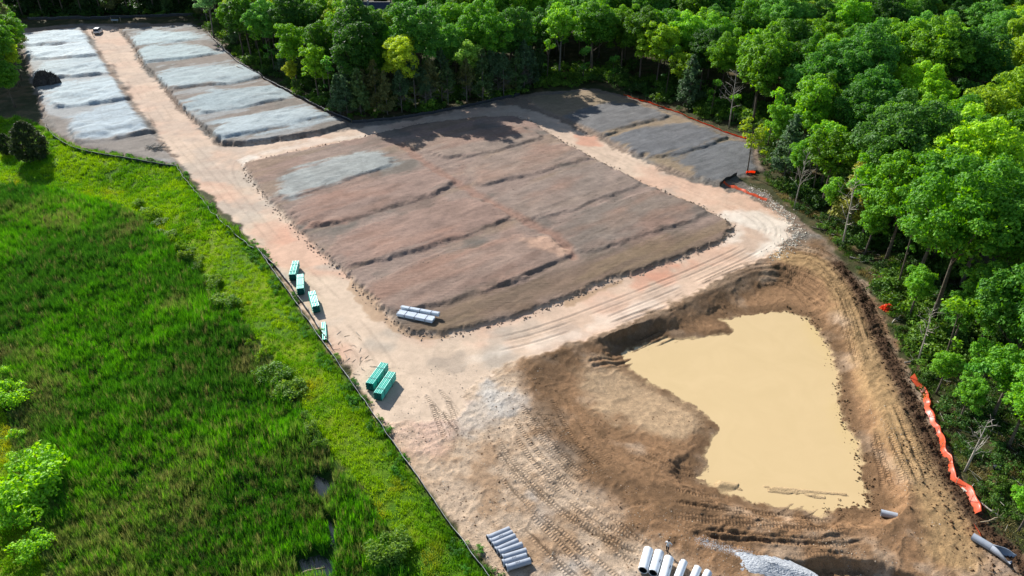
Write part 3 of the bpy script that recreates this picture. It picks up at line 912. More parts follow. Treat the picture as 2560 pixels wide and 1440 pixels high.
def cedar(seed, H, R, base, n=2600, size=.26, bare=14, bark=None):
    """upright cone of dark sprays; bare grey lower branches"""
    rnd = np.random.default_rng(seed)
    nb = 64
    cs, ns, sz = [], [], []
    t = MB()
    t.tube([(0, 0, -.3), (.05, .03, H * .3), (0, .05, H * .65), (0, 0, H * .97)], [.17, .14, .09, .02], 6)
    for i in range(nb):
        f = (i + rnd.uniform(0, 1)) / nb
        z = base + (H - base) * f
        prof = R * (1 - f) ** .75 * (.55 + .45 * math.sin(min(1, f * 5 + .35) * math.pi / 2)) + .12
        az = rnd.uniform(0, 6.28); r = prof * rnd.uniform(.75, 1.15)
        m = int(n / nb * (.4 + 1.2 * (1 - f)))
        q = rnd.uniform(.15, 1, m) ** .6
        pts = np.stack([np.cos(az) * r * q, np.sin(az) * r * q, z + .35 * r * q], 1) + rnd.normal(size=(m, 3)) * np.array([.26, .26, .22]) * (.5 + .25 * r)
        nn = np.stack([np.full(m, math.cos(az)), np.full(m, math.sin(az)), np.full(m, .7)], 1) + rnd.normal(size=(m, 3)) * .6
        cs.append(pts); ns.append(nn / np.linalg.norm(nn, axis=1)[:, None]); sz.append(size * rnd.uniform(.6, 1.3, m))
    V, F, S, va = leaves(np.concatenate(cs), np.concatenate(ns), np.concatenate(sz), rnd, 1.9)
    crown = mesh_np("crown", V, F, S, [M_LEAF], False, None, va)
    for i in range(bare):
        z = rnd.uniform(base * .35, base * 1.25 + .5); az = rnd.uniform(0, 6.28); r = R * rnd.uniform(.5, .95)
        e = np.array([math.cos(az) * r, math.sin(az) * r, z + r * .45])
        t.tube([(0, 0, z), e * np.array([.5, .5, 0]) + np.array([0, 0, z + r * .12]), e], [.05, .035, .012], 4)
        for k in range(2):
            e2 = e * np.array([.6, .6, 0]) + np.array([0, 0, z + .2 * r]) + rnd.normal(size=3) * .35
            t.tube([e * np.array([.45, .45, 0]) + np.array([0, 0, z + r * .1]), e2], [.025, .01], 3)
    return crown, t.mesh("trunk", [bark or M_BARKG], True)


def thin_tree(seed, H, nl=9, spread=1.7, size=.3, per=70, lean=.8):
    rnd = np.random.default_rng(seed)
    t = MB()
    lx, ly = rnd.uniform(-lean, lean, 2)
    tp = [np.array([lx * f ** 1.4, ly * f ** 1.4, H * f - .3]) for f in (0, .3, .6, .85, 1)]
    t.tube(tp, [.14, .12, .085, .05, .02], 6)
    lob = []
    for i in range(nl):
        f = rnd.uniform(.42, 1.0) if i > 2 else rnd.uniform(.8, 1.0)
        az = rnd.uniform(0, 6.28); r = spread * rnd.uniform(.35, 1.1) * (1.25 - f * .6)
        s0 = np.array([lx * f ** 1.4, ly * f ** 1.4, H * f - .6])
        c = s0 + np.array([math.cos(az) * r, math.sin(az) * r, rnd.uniform(.2, .9)])
        t.tube([s0 - np.array([0, 0, .6]), c], [.045, .015], 4)
        lob.append((c, rnd.uniform(.5, 1.0)))
    V, F, S, va = lobes_to_leaves(lob, per, size, rnd, .5, .8)
    return mesh_np("crown", V, F, S, [M_LEAF], False, None, va), t.mesh("trunk", [M_BARK], True)


def dead_tree(seed, H, nb=14, mat=None, lean=.6):
    rnd = np.random.default_rng(seed)
    t = MB()
    lx, ly = rnd.uniform(-lean, lean, 2)
    pt = lambda f: np.array([lx * f, ly * f, H * f - .3 * (1 - f)])
    t.tube([pt(f) for f in (0, .3, .6, 1)], [.15, .12, .08, .015], 6)
    br = MB()
    for i in range(nb):
        f = rnd.uniform(.35, .95); az = rnd.uniform(0, 6.28); r = (1.15 - f) * H * .28 * rnd.uniform(.6, 1.2) + .3
        a = pt(f); e = a + np.array([math.cos(az) * r, math.sin(az) * r, r * rnd.uniform(.4, 1.0)])
        m = (a + e) / 2 + rnd.normal(size=3) * .15
        br.tube([a, m, e], [.05, .035, .01], 4)
        for k in range(3):
            s0 = a + (e - a) * rnd.uniform(.35, .9)
            br.tube([s0, s0 + rnd.normal(size=3) * .45 + np.array([0, 0, .3])], [.022, .008], 3)
    mm = mat or M_DEAD
    return br.mesh("branches", [mm], True), t.mesh("trunk", [mm], True)


def shrub(seed, R, H, nl=12, size=.15, per=240):
    rnd = np.random.default_rng(seed)
    lob = []
    t = MB()
    for i in range(nl):
        az = rnd.uniform(0, 6.28); r = R * math.sqrt(rnd.uniform(0, 1)) * .8
        c = np.array([math.cos(az) * r, math.sin(az) * r, rnd.uniform(.35, .82) * H * (1 - .3 * r / R)])
        lob.append((c, rnd.uniform(.28, .45) * R))
        if i < 6:
            t.tube([(c[0] * .1, c[1] * .1, -.15), c * np.array([.6, .6, .5]), c], [.04, .03, .012], 4)
    V, F, S, va = lobes_to_leaves(lob, per, size, rnd, .35, .7)
    return mesh_np("crown", V, F, S, [M_LEAF], False, None, va), t.mesh("stem", [M_BARK], True)


BIG = [broadleaf(11, 19, 5.6, 7.0, 58), broadleaf(12, 21, 6.2, 7.5, 64), broadleaf(13, 17, 5.0, 6.0, 50), broadleaf(14, 20, 5.2, 8.5, 52), broadleaf(15, 18, 6.0, 5.5, 62, (.8, 1.4))]
SLIM = [broadleaf(21, 17, 3.6, 5.5, 36, (.8, 1.3)), broadleaf(22, 15, 3.3, 4.5, 32, (.7, 1.2)), broadleaf(23, 18, 3.9, 8.0, 30, (.8, 1.3), bark=M_BARKG)]
CEDAR = [cedar(31, 12, 3.0, 1.6, 4200), cedar(32, 10.5, 2.7, 1.3, 3800), cedar(33, 13.5, 3.1, 5.0, 2800, .25, 34), cedar(34, 12.5, 2.9, 5.5, 2200, .24, 40)]


def ovoid(seed, R, H, nl, size, per):
    """dense evergreen clothed to the ground"""
    rnd = np.random.default_rng(seed); lob = []
    for i in range(nl):
        f = (i + .5) / nl; a = i * 2.399 + rnd.normal() * .3
        w = R * math.sin(math.pi * min(1, .12 + .88 * f) ** .8) ** .65 * .72
        w *= rnd.uniform(.8, 1.1)
        lob.append((np.array([w * math.cos(a), w * math.sin(a), .08 * H + .84 * H * f]), rnd.uniform(.75, 1.1) * (1.15 - .5 * f)))
    V, F, S, va = lobes_to_leaves(lob, per, size, rnd, .3, .8)
    t = MB().tube([(0, 0, -.3), (.05, 0, H * .5), (0, 0, H * .9)], [.22, .15, .03], 7)
    return mesh_np("crown", V, F, S, [M_LEAF], False, None, va), t.mesh("trunk", [M_BARK], True)


FULLCEDAR = [ovoid(36, 4.0, 9.3, 90, .24, 190)]
LOOSE = thin_tree(46, 11, 22, 2.8, .34, 75, 1.2)
THIN = [thin_tree(41, 12), thin_tree(42, 10, 8, 1.5), thin_tree(43, 14, 11, 1.9), thin_tree(44, 8.5, 9, 1.6)]
DEADT = [dead_tree(51, 10), dead_tree(52, 8, 12), dead_tree(53, 12, 18)]
SHRUB = [shrub(61, 1.7, 1.7, 13), shrub(62, 2.1, 2.2, 18), shrub(63, 1.3, 1.4, 8), shrub(64, 2.0, 1.3, 12), shrub(65, 1.5, 2.6, 11)]

COUNT = {}


def plant(name, label, cat, var, loc, sc, color, group=None, rz=None, sz=None, crown_name="crown", trunk_name="trunk"):
    r = thing(name, label, cat, loc, rng.uniform(0, 6.28) if rz is None else rz, group)
    r.scale = (sc, sc, sc if sz is None else sz)
    c = part(crown_name, var[0], r); c.color = (*[float(v) for v in color], 1)
    part(trunk_name, var[1], r)
    return r


def tcol(r, g, b, k=1.48):
    return lin(r, g, b, k)


GREENS = [tcol(82, 128, 32), tcol(70, 116, 32), tcol(92, 138, 34), tcol(66, 112, 40), tcol(58, 102, 34), tcol(100, 142, 34), tcol(78, 124, 48)]
LIMES = [tcol(118, 154, 34), tcol(108, 148, 30), tcol(128, 156, 38), tcol(102, 146, 42)]
CEDARS = [tcol(74, 96, 52), tcol(66, 90, 50), tcol(86, 92, 52), tcol(62, 86, 56)]

forest_poly = np.concatenate([GP([(-300, 44), (90, 44), (300, 41), (495, 36), (535, 82), (605, 145), (705, 208), (835, 278), (890, 292), (1050, 278), (1190, 250), (1330, 220), (1480, 204), (1575, 224),
                                  (1695, 266), (1805, 305), (1900, 335), (1925, 430), (1990, 500), (2060, 545), (2140, 630), (2230, 730), (2290, 860), (2345, 960), (2435, 1130), (2505, 1260), (2600, 1370), (2700, 1500)]),
                              np.array([[110, 36], [300, 60], [330, 345], [60, 345], [30, 380], [-280, 380]])])
left_poly = GP([(-300, 300), (30, 268), (62, 215), (50, 130), (20, 75), (-300, 75)])

placed = []


def far_enough(x, y, d):
    for (a, b, r) in placed:
        if (a - x) ** 2 + (b - y) ** 2 < (d * .5 + r * .5) ** 2:
            return False
    return True


def in_view(x, y, z, m=140):
    """is the point within the frame (plus a margin, in photo pixels)"""
    w = CAM_H - z
    zc = y * CP + w * SP
    if zc < 5:
        return False
    px = 1280 + FPX * x / zc; py = 720 + FPX * (w * CP - y * SP) / zc
    return -m < px < 2560 + m and -m < py < 1440 + m


def px_of(x, y, z):
    w = CAM_H - z; zc = y * CP + w * SP
    return 1280 + FPX * x / zc, 720 + FPX * (w * CP - y * SP) / zc


# ---- notable single trees first
def at(px, py):
    return srf(px, py)


def notable(name, label, cat, var, px, py, sc, color, rad=5.0, sz=None, **kw):
    p = at(px, py)
    placed.append((p[0], p[1], rad))
    return plant(name, label, cat, var, p, sc, color, sz=sz, **kw)


notable("cedar_tree", "round dark evergreen standing alone on the grass at left", "tree", FULLCEDAR[0], 85, 402, 1.0, tcol(50, 62, 34), 6)
notable("cedar_tree", "small dark evergreen beside the larger lone one at left edge", "tree", FULLCEDAR[0], 24, 386, .55, tcol(46, 62, 32), 4)
notable("broadleaf_tree", "yellow-green leaning tree at the corner of the slate pads", "tree", LOOSE, 1868, 432, 1.0, tcol(134, 158, 46, 1.2), 3)
notable("broadleaf_tree", "bright lime-green tree rising above the dark cedars", "tree", BIG[0], 1012, 262, .88, tcol(146, 168, 46), 7)
notable("broadleaf_tree", "small pale green tree among dark cedars behind the pads", "tree", SLIM[1], 1175, 246, 1.05, tcol(124, 160, 66), 5)
notable("cedar_tree", "rusty yellow-brown conifer in the right-hand forest", "tree", CEDAR[0], 2120, 575, 1.25, tcol(122, 126, 54), 5, sz=1.2)
notable("broadleaf_tree", "huge dark green maple towering over the basin's right bank", "tree", BIG[1], 2330, 800, 1.12, tcol(76, 124, 32), 11)
notable("broadleaf_tree", "big leafy green tree at the right edge above the basin", "tree", BIG[4], 2560, 880, 1.05, tcol(78, 126, 32), 9)
notable("broadleaf_tree", "tall green tree leaning over the left haul-road pads", "tree", BIG[1], 22, 232, .95, tcol(76, 122, 34), 6)
notable("broadleaf_tree", "dark tree nearest the brush pile at the left edge", "tree", BIG[2], 38, 268, .66, tcol(72, 118, 32), 4)
notable("broadleaf_tree", "grey-green tree at the far end of the right-hand fence", "tree", SLIM[2], 535, 95, 1.0, tcol(108, 146, 90), 5)
notable("broadleaf_tree", "sunlit yellow shoot among the dark trees behind the right pads", "tree", SLIM[1], 735, 225, .55, tcol(140, 152, 44), 3)

notable("broadleaf_tree", "tall tree crown rising at the very left edge above the pale pads", "tree", BIG[0], -25, 190, .95, tcol(56, 112, 28), 6)
notable("broadleaf_tree", "bushy tree hanging over the farthest left pads", "tree", BIG[4], 45, 172, .9, tcol(80, 128, 36), 5)

for px, py, v, s_, c_, lab in ((2215, 650, 0, .95, (86, 132, 34), "leafy green tree closest to the brown track's bend"), (2290, 700, 3, 1.05, (72, 120, 34), "tall dark green tree behind the crumpled orange netting"),
                               (2400, 720, 4, 1.1, (80, 128, 34), "broad green tree right of the huge maple"), (2480, 800, 0, 1.05, (74, 122, 36), "full green tree overhanging the basin's upper right wood"),
                               (2210, 560, 2, 1.0, (92, 136, 36), "bright tree above the road bend at right"), (2330, 590, 1, 1.0, (70, 116, 36), "dark spreading tree up-slope from the huge maple"),
                               (2450, 640, 3, 1.05, (84, 130, 34), "tall leafy tree near the right edge above the huge maple"), (2550, 720, 0, 1.0, (78, 124, 34), "green tree cut by the right edge at mid height"),
                               (2500, 960, 2, .95, (66, 112, 34), "shaded tree at the right edge beside the basin"), (2600, 1010, 4, 1.0, (72, 120, 36), "tree leaning in from the right edge by the orange fence"),
                               (2620, 1160, 2, .9, (66, 114, 34), "dark tree at the right edge above the black barrel"), (2430, 900, 2, .8, (80, 126, 36), "smaller green tree in front of the shaded ones by the basin")):
    notable("broadleaf_tree", lab, "tree", BIG[v], px, py, s_, tcol(*c_), 6)

for px, py, v, s_, c_, lab in ((2520, 1120, 0, .62, (96, 146, 40), "bright sapling with full leaves by the black barrel"), (2480, 1045, 1, .7, (84, 132, 38), "young leafy tree beside the upper orange fence"),
                               (2575, 1240, 1, .62, (100, 150, 40), "bright young tree at the right edge above the culvert end"), (2340, 985, 1, .45, (96, 142, 42), "small leafy sapling just behind the orange fence's upper bend"), (2395, 1060, 0, .42, (88, 136, 40), "slender sapling halfway along the long orange fence"), (2270, 800, 1, .6, (92, 140, 42), "leafy sapling below the crumpled orange netting"), (2160, 640, 0, .6, (88, 136, 40), "young tree at the wood's edge by the brown track's bend"), (2070, 560, 1, .62, (96, 142, 44), "young tree at the wood's edge above the white road bend"), (1985, 470, 1, .7, (90, 138, 44), "leafy young tree behind the fallen orange fence"), (1935, 400, 0, .7, (98, 144, 44), "leafy tree just right of the yellow-green one"), (2440, 985, 1, .55, (90, 140, 40), "short leafy tree near the top of the long orange fence"),
                               (2545, 1330, 1, .42, (96, 148, 36), "small fresh-green sapling beside the flared culvert end"), (2370, 880, 0, .6, (74, 120, 38), "narrow tree just behind the crumpled netting"),
                               (2590, 1120, 0, .75, (76, 122, 36), "dense young tree at the right edge by the barrel")):
    notable("young_tree", lab, "tree", SLIM[v], px, py, s_, tcol(*c_), 2.5)

# house roof glimpsed beyond the trees needs a clearing
house_xy = G(930, 30, 4)
placed.append((house_xy[0], house_xy[1], 22))

# ---- edge rows: cedars along the middle edge, thin trees along the right edge
edge_mid = smooth_line(GP([(850, 292), (900, 300), (1000, 290), (1100, 274), (1200, 258), (1330, 232)]), 1)
seglen = np.linalg.norm(np.diff(edge_mid, axis=0), axis=1)


def along_line(line, step, jitter, back):
    L = np.concatenate([[0], np.cumsum(np.linalg.norm(np.diff(line, axis=0), axis=1))])
    out = []
    s = 0.0
    while s < L[-1]:
        x = np.interp(s, L, line[:, 0]); y = np.interp(s, L, line[:, 1])
        out.append((x + rng.normal() * jitter * .5, y + abs(rng.normal()) * jitter + back))
        s += step * rng.uniform(.7, 1.3)
    return out


n_ced = 0
for row, (step, jit, back) in enumerate(((3.1, 1.4, .8), (3.8, 1.8, 4.0))):
    for x, y in along_line(edge_mid, step, jit, back):
        if not far_enough(x, y, 1.6):
            continue
        pxx = px_of(x, y, 4)[0]
        v = CEDAR[int(rng.integers(0, 2)) if (pxx < 980 and row == 0) else int(rng.integers(0, 4))]
        where = "left part" if pxx < 1010 else ("middle part" if pxx < 1170 else "right part")
        lab = "slender dark cedar, " + ("front" if row == 0 else "second") + " row, " + where + " of edge behind brown pads"
        plant("cedar_tree", lab, "tree", v, (x, y, float(HF(np.array([x]), np.array([y]))[0]) - .1), rng.uniform(.8, 1.1), CEDARS[int(rng.integers(0, 4))] * rng.uniform(.85, 1.25),
              "edge cedars, " + ("front" if row == 0 else "second") + " row, " + where)
        placed.append((x, y, 1.4)); n_ced += 1

# ---- the broadleaf forest
cand = []
for line_, step_, kind_, s_ in ((smooth_line(GP([(-60, 40), (90, 40), (300, 37), (500, 32)]), 1), 4.6, 'big', 1.02), (offset_line(edge_mid, 8.5), 6.0, 'big', 1.12)):
    for x, y in along_line(line_, step_, .8, .5):
        cand.append((x, y, 20.0, kind_, s_ * rng.uniform(.93, 1.07)))
for poly, npts in ((forest_poly, 26000), (left_poly, 2500)):
    lo, hi = poly.min(0), poly.max(0)
    X = rng.uniform(lo[0], hi[0], npts); Y = rng.uniform(lo[1], hi[1], npts)
    sd = polysd(poly, X, Y, 30.0)
    k = sd > .4
    cand += [(a, b, c, None, 1.0) for a, b, c in zip(X[k], Y[k], sd[k])]


def region(x, y):
    px, py = px_of(x, y, 13)
    if px < 520:
        return "behind the far silt fence" if y > 270 else "at the left edge beside the pale pads"
    col_ = ("beyond the right-hand fence" if px < 760 else "left of the lime tree" if px < 960 else "around the lime tree" if px < 1120 else "behind the middle cedars" if px < 1330 else
            "behind the far pad corner" if px < 1560 else "behind the slate pads" if px < 1800 else "right of the slate pads" if px < 2060 else "in the right-hand forest" if px < 2330 else "at the right edge")
    row_ = ("along the top edge" if py < 45 else "high in the photo" if py < 130 else "above mid height" if py < 260 else "at mid height" if py < 520 else "in the lower half")
    return col_ + ", " + row_


def shade(c):
    l = float(c[0] * .3 + c[1] * .6 + c[2] * .1); yl = float(c[0] / c[1])
    if yl > .42:
        return "yellow-green" if l > .17 else "olive green"
    return "bright green" if l > .19 else ("mid green" if l > .12 else "dark green")


plan = []
for x, y, sd, kind, scl_ in cand:
    if (y > 320 and px_of(x, y, 5)[0] > 560) or not (in_view(x, y, 1, 20) or in_view(x, y, 9, 60) or in_view(x, y, 17, 60)):
        if not (y > 285 and y < 378 and -500 < px_of(x, y, 5)[0] < 640):
            continue
    px, py = px_of(x, y, 0)
    near_right = px > 1900 and y < 165
    u = rng.uniform()
    if kind is None:
        if sd < 4.5:
            if near_right and y < 120:
                d = 3.4; kind = 'thin' if u < .68 else 'slim'
            elif px > 1350 or px < 850:
                d = 4.2; kind = 'thin' if u < .45 else ('slim' if u < .85 else 'cedar')
            else:
                d = 5.0; kind = 'slim'
        elif sd < 9 and near_right:
            d = 4.6; kind = 'thin' if u < .25 else ('slim' if u < .7 else 'big')
        else:
            kind = 'big' if u < .78 else ('slim' if u < .95 else 'cedar'); d = {'big': 7.9, 'slim': 5.6, 'cedar': 4.2}[kind]
        scl_ = rng.uniform(.8, 1.15)
    else:
        d = 4.8
    if 200 < y < house_xy[1] - 4 and abs(x - house_xy[0] * y / house_xy[1]) < 11:
        scl_ = min(scl_, (CAM_H - 52.5 * y / house_xy[1]) / 19.5)      # lower growth in front of the house
        if scl_ < .35:
            continue
        d *= .7
    if not far_enough(x, y, d):
        continue
    placed.append((x, y, d))
    z = float(HF(np.array([x]), np.array([y]))[0]) - .1
    tone = vnoise(np.array([x / 22.0]), np.array([y / 22.0]), 77)[0]
    lime = rng.uniform() < .16 + .3 * (tone > .62)
    if kind in ('big', 'slim'):
        c = (LIMES if lime else GREENS)[int(rng.integers(0, 4 if lime else 7))] * rng.uniform(.6, 1.3)
    elif kind == 'cedar':
        c = CEDARS[int(rng.integers(0, 4))] * rng.uniform(.9, 1.3)
    else:
        c = GREENS[int(rng.integers(0, 7))] * rng.uniform(.9, 1.4)
    var = int(rng.integers(0, {'big': 5, 'slim': 3, 'cedar': 2, 'thin': 4}[kind]))
    plan.append((kind, x, y, z, scl_, c, var))
plan.sort(key=lambda q: q[2] * CP)
n_b = 0; rest = []
for kind, x, y, z, sc_, c, var in plan:
    reg = region(x, y)
    if kind in ('big', 'slim'):
        if n_b >= 288 or y > 318:
            rest.append((kind, x, y, z, sc_, c, var)); continue
        n_b += 1
        lab = shade(c) + (" broad-crowned tree " if kind == 'big' else " narrow-crowned tree ") + reg
        plant("broadleaf_tree", lab, "tree", (BIG if kind == 'big' else SLIM)[var], (x, y, z), sc_, c, lab)
    elif kind == 'cedar':
        lab = "dark conical cedar " + reg
        plant("cedar_tree", lab, "tree", CEDAR[var], (x, y, z), sc_ * 1.1, c, lab)
    else:
        lab = "thin sparse young tree " + reg
        plant("young_tree", lab, "tree", THIN[var], (x, y, z), sc_, c, lab)
print("trees", n_b, len(rest), n_ced, len(plan))

# bare trees at the edge
for px, py, v, s, lab in ((1822, 322, 2, 1.25, "pale bare-branched tree at the edge behind the slate pads"), (1985, 520, 2, .95, "grey leafless tree by the road bend"),
                          (2105, 620, 0, 1.3, "tall bare trunk with few twigs right of the road bend"), (2412, 1180, 1, .95, "leafless leaning tree beside the long orange fence"),
                          (2295, 905, 0, .9, "dark bare trunk above the basin's right bank")):
    p = at(px, py)
    r = thing("dead_tree", lab, "dead tree", p, rng.uniform(0, 6.28)); r.scale = (s, s, s)
    part("branches", DEADT[v][0], r); part("trunk", DEADT[v][1], r)

# ---- shrubs along the marsh edge and the left lawn
SHR = [(345, 520, .8), (378, 545, 1.1), (405, 575, .9), (430, 598, .9), (455, 632, 1.0), (478, 655, .8), (500, 668, 1.0), (520, 700, .7), (538, 735, 1.1), (560, 765, .8), (585, 778, .9), (612, 826, .8),
       (632, 868, 1.1), (655, 895, 1.0), (690, 945, .9), (722, 988, .9), (760, 1060, .8), (792, 1085, .9), (815, 1130, .7), (985, 1395, .8), (1000, 1330, .6), (840, 900, .45), (930, 1025, .5)]
SHR += [(a_ + rng.normal() * 14, b_ + rng.normal() * 12, .55) for a_, b_, _ in SHR[1:18:1]]
for i, (px, py, s) in enumerate(SHR):
    p = at(px + rng.normal() * 5, py + rng.normal() * 5)
    c = [tcol(104, 144, 44), tcol(116, 150, 50), tcol(90, 130, 42), tcol(112, 148, 56)][(i * 5) % 4]
    r = plant("shrub", "small leafy shrub in the ragged row between reeds and grass bank", "shrub", SHRUB[(i * 7 + 3) % 5], p, s * rng.uniform(.7, 1.35), c * rng.uniform(.5, .85), "shrubs between the reeds and the grass bank", trunk_name="stem")
    r.scale = (r.scale[0] * rng.uniform(.6, 1.5), r.scale[1] * rng.uniform(.6, 1.5), r.scale[2] * rng.uniform(.6, 1.2))
for px, py, s, v, lab in ((95, 1235, 2.0, 1, "largest bright green bush at the lower left edge"), (60, 1300, 1.5, 0, "bright bush above the little stream at the left edge"), (30, 1010, 1.3, 1, "pale green bush at the left edge below the field's middle"),
                          (20, 945, 1.1, 2, "yellow-green bush highest on the left edge"), (40, 1095, 1.0, 2, "loose bush halfway down the left edge"), (85, 1380, 1.1, 0, "small bush in the bottom left corner lawn"), (55, 1160, .9, 0, "low bush just above the largest bush at left")):
    p = at(px, py)
    plant("shrub", lab, "shrub", SHRUB[v], p, s, tcol(112, 158, 38), trunk_name="stem")

# ------------------------------------------------------------------ scattered growth (nobody could count it)


def tuft_mesh(name, seed, n, rad, hgt, wid, lean, mat, two=True):
    rnd = np.random.default_rng(seed)
    V, F, S, va = [], [], [], []
    for i in range(n):
        a = rnd.uniform(0, 6.28); r = rad * math.sqrt(rnd.uniform()); b = rnd.uniform(0, 6.28)
        x, y = r * math.cos(a), r * math.sin(a); h = hgt * rnd.uniform(.55, 1.1); l = lean * h * rnd.uniform(.3, 1.2)
        w = wid * rnd.uniform(.7, 1.3); wx, wy = -math.sin(b) * w / 2, math.cos(b) * w / 2
        k = len(V); v = rnd.uniform()
        tip = (x + math.cos(b) * l, y + math.sin(b) * l, h)
        mid = (x + math.cos(b) * l * .3, y + math.sin(b) * l * .3, h * .6)
        V += [(x - wx, y - wy, -.05), (x + wx, y + wy, -.05), (mid[0] + wx * .8, mid[1] + wy * .8, mid[2]), (mid[0] - wx * .8, mid[1] - wy * .8, mid[2]), tip]
        F += [k, k + 1, k + 2, k + 3, k + 3, k + 2, k + 4]; S += [4, 3]; va += [v] * 5
    return mesh_np(name, V, F, S, [mat], False, None, va)


def scatter(name, label, pts, scl, tint, var, meshes, rot=None):
    """one object whose points each carry a small plant mesh"""
    me = bpy.data.meshes.new(name)
    n = len(pts)
    me.vertices.add(n); me.vertices.foreach_set("co", np.asarray(pts, np.float32).ravel())
    a = me.attributes.new("scl", 'FLOAT_VECTOR', 'POINT'); a.data.foreach_set("vector", np.asarray(scl, np.float32).ravel())
    if rot is None:
        rot = np.stack([rng.normal(size=n) * .06, rng.normal(size=n) * .06, rng.uniform(0, 6.28, n)], 1)
    a = me.attributes.new("rot", 'FLOAT_VECTOR', 'POINT'); a.data.foreach_set("vector", rot.astype(np.float32).ravel())
    a = me.attributes.new("tint", 'FLOAT_COLOR', 'POINT'); a.data.foreach_set("color", np.concatenate([tint, np.ones((n, 1))], 1).astype(np.float32).ravel())
    a = me.attributes.new("var", 'INT', 'POINT'); a.data.foreach_set("value", np.asarray(var, np.int32))
    me.update()
    o = bpy.data.objects.new(name, me); C.objects.link(o); stuff(o, label)
    g = bpy.data.node_groups.new(name, 'GeometryNodeTree')
    g.interface.new_socket("Geometry", in_out='INPUT', socket_type='NodeSocketGeometry')
    g.interface.new_socket("Geometry", in_out='OUTPUT', socket_type='NodeSocketGeometry')
    gi = g.nodes.new("NodeGroupInput"); go = g.nodes.new("NodeGroupOutput"); jn = g.nodes.new("GeometryNodeJoinGeometry")
    m2p = g.nodes.new("GeometryNodeMeshToPoints")
    g.links.new(gi.outputs[0], m2p.inputs[0])

    def named(nm, ty):
        q = g.nodes.new("GeometryNodeInputNamedAttribute"); q.data_type = ty; q.inputs[0].default_value = nm
        return q.outputs[0]
    S_, R_, V_ = named("scl", 'FLOAT_VECTOR'), named("rot", 'FLOAT_VECTOR'), named("var", 'INT')
    for k, ms in enumerate(meshes):
        src = bpy.data.objects.new(name + "_source", ms)
        oi = g.nodes.new("GeometryNodeObjectInfo"); oi.inputs[0].default_value = src
        cm = g.nodes.new("FunctionNodeCompare"); cm.data_type = 'INT'; cm.operation = 'EQUAL'
        ia = [s for s in cm.inputs if s.type == 'INT']
        g.links.new(V_, ia[0]); ia[1].default_value = k
        ip = g.nodes.new("GeometryNodeInstanceOnPoints")
        g.links.new(m2p.outputs[0], ip.inputs["Points"]); g.links.new(cm.outputs[0], ip.inputs["Selection"])
        g.links.new(oi.outputs["Geometry"], ip.inputs["Instance"]); g.links.new(R_, ip.inputs["Rotation"]); g.links.new(S_, ip.inputs["Scale"])
        g.links.new(ip.outputs[0], jn.inputs[0])
    g.links.new(jn.outputs[0], go.inputs[0])
    md = o.modifiers.new("scatter", 'NODES'); md.node_group = g
    return o


def sample_in(poly, dens, ymax=340, sdmin=0.0, fall=None, view_m=60):
    lo, hi = poly.min(0), poly.max(0)
    lo = np.maximum(lo, [-230, 30]); hi = np.minimum(hi, [230, ymax])
    n = int((hi[0] - lo[0]) * (hi[1] - lo[1]) * dens)
    X = rng.uniform(lo[0], hi[0], n); Y = rng.uniform(lo[1], hi[1], n)
    w = CAM_H; zc = Y * CP + w * SP
    px = 1280 + FPX * X / zc; py = 720 + FPX * (w * CP - Y * SP) / zc
    k = (px > -view_m) & (px < 2560 + view_m) & (py < 1440 + view_m + 40) & (py > -40)
    if fall is not None:
        k &= rng.uniform(size=n) < fall(Y)
    X, Y = X[k], Y[k]
    sd = polysd(poly, X, Y)
    k = sd > sdmin
    return X[k], Y[k], sd[k]


def retint(me):
    m2 = me.copy(); m2.materials[0] = M_TUFT
    return m2


if rest:
    FAR = [retint(v[0]) for v in BIG + SLIM] + [v[1] for v in BIG + SLIM]
    pts_, sc2, ti_, va_ = [], [], [], []
    for kind, x, y, z, sc_, c, var in rest:
        k = var if kind == 'big' else 5 + var
        for vv_ in (k, k + 8):
            pts_.append((x, y, z)); sc2.append((sc_, sc_, sc_)); ti_.append(c); va_.append(vv_)
    FARROT = np.repeat(np.stack([np.zeros(len(rest)), np.zeros(len(rest)), rng.uniform(0, 6.28, len(rest))], 1), 2, axis=0)
    scatter("distant_woodland", "mass of far treetops closing the wood along the top edge", pts_, sc2, np.array(ti_), va_, FAR, FARROT)

REED = [tuft_mesh("reed", 71, 26, .42, 1.45, .055, .3, M_TUFT), tuft_mesh("reed", 72, 22, .36, 1.85, .05, .22, M_TUFT), tuft_mesh("reed", 73, 26, .5, 1.1, .055, .5, M_TUFT)]
TURF = [tuft_mesh("turf", 75, 30, .42, .26, .05, .7, M_TUFT), tuft_mesh("turf", 76, 26, .40, .38, .05, .5, M_TUFT), tuft_mesh("turf", 77, 34, .5, .2, .06, .9, M_TUFT)]

X, Y, sd = sample_in(marsh, 6.5, 190, .0, lambda y: np.clip(1.1 - (y - 50) / 190, .35, 1))
pud = np.full(X.shape, -9.0)
for pl, _ in PUDDLES:
    pud = np.maximum(pud, polysd(GP(pl, -2.5), X, Y, 4.0))
k = pud < -.25 + .3 * rng.normal(size=len(X)) * .5
k &= rng.uniform(size=len(X)) < np.where(sst(1.2, .4, sd) > .5, .75, 1)
X, Y = X[k], Y[k]
Z = HF(X, Y)
b1 = fbm(X, Y, 13, 4, 22); b2 = fbm(X, Y, 4, 3, 82); b3 = fbm(X, Y, 20, 3, 83)
brown = sst(.05, .75, b1 * .9 + b2 * .4 + .38 * sst(80, 50, Y)) * .62
t0 = np.tile(tcol(60, 112, 34, 1.4), (len(X), 1))
t0 = mixc(t0, tcol(74, 132, 34, 1.45), sst(-.1, .7, b3 + .35 * b2))
t0 = mixc(t0, tcol(50, 94, 32, 1.3), sst(.1, .7, -b3 + .3 * b2) * .8)
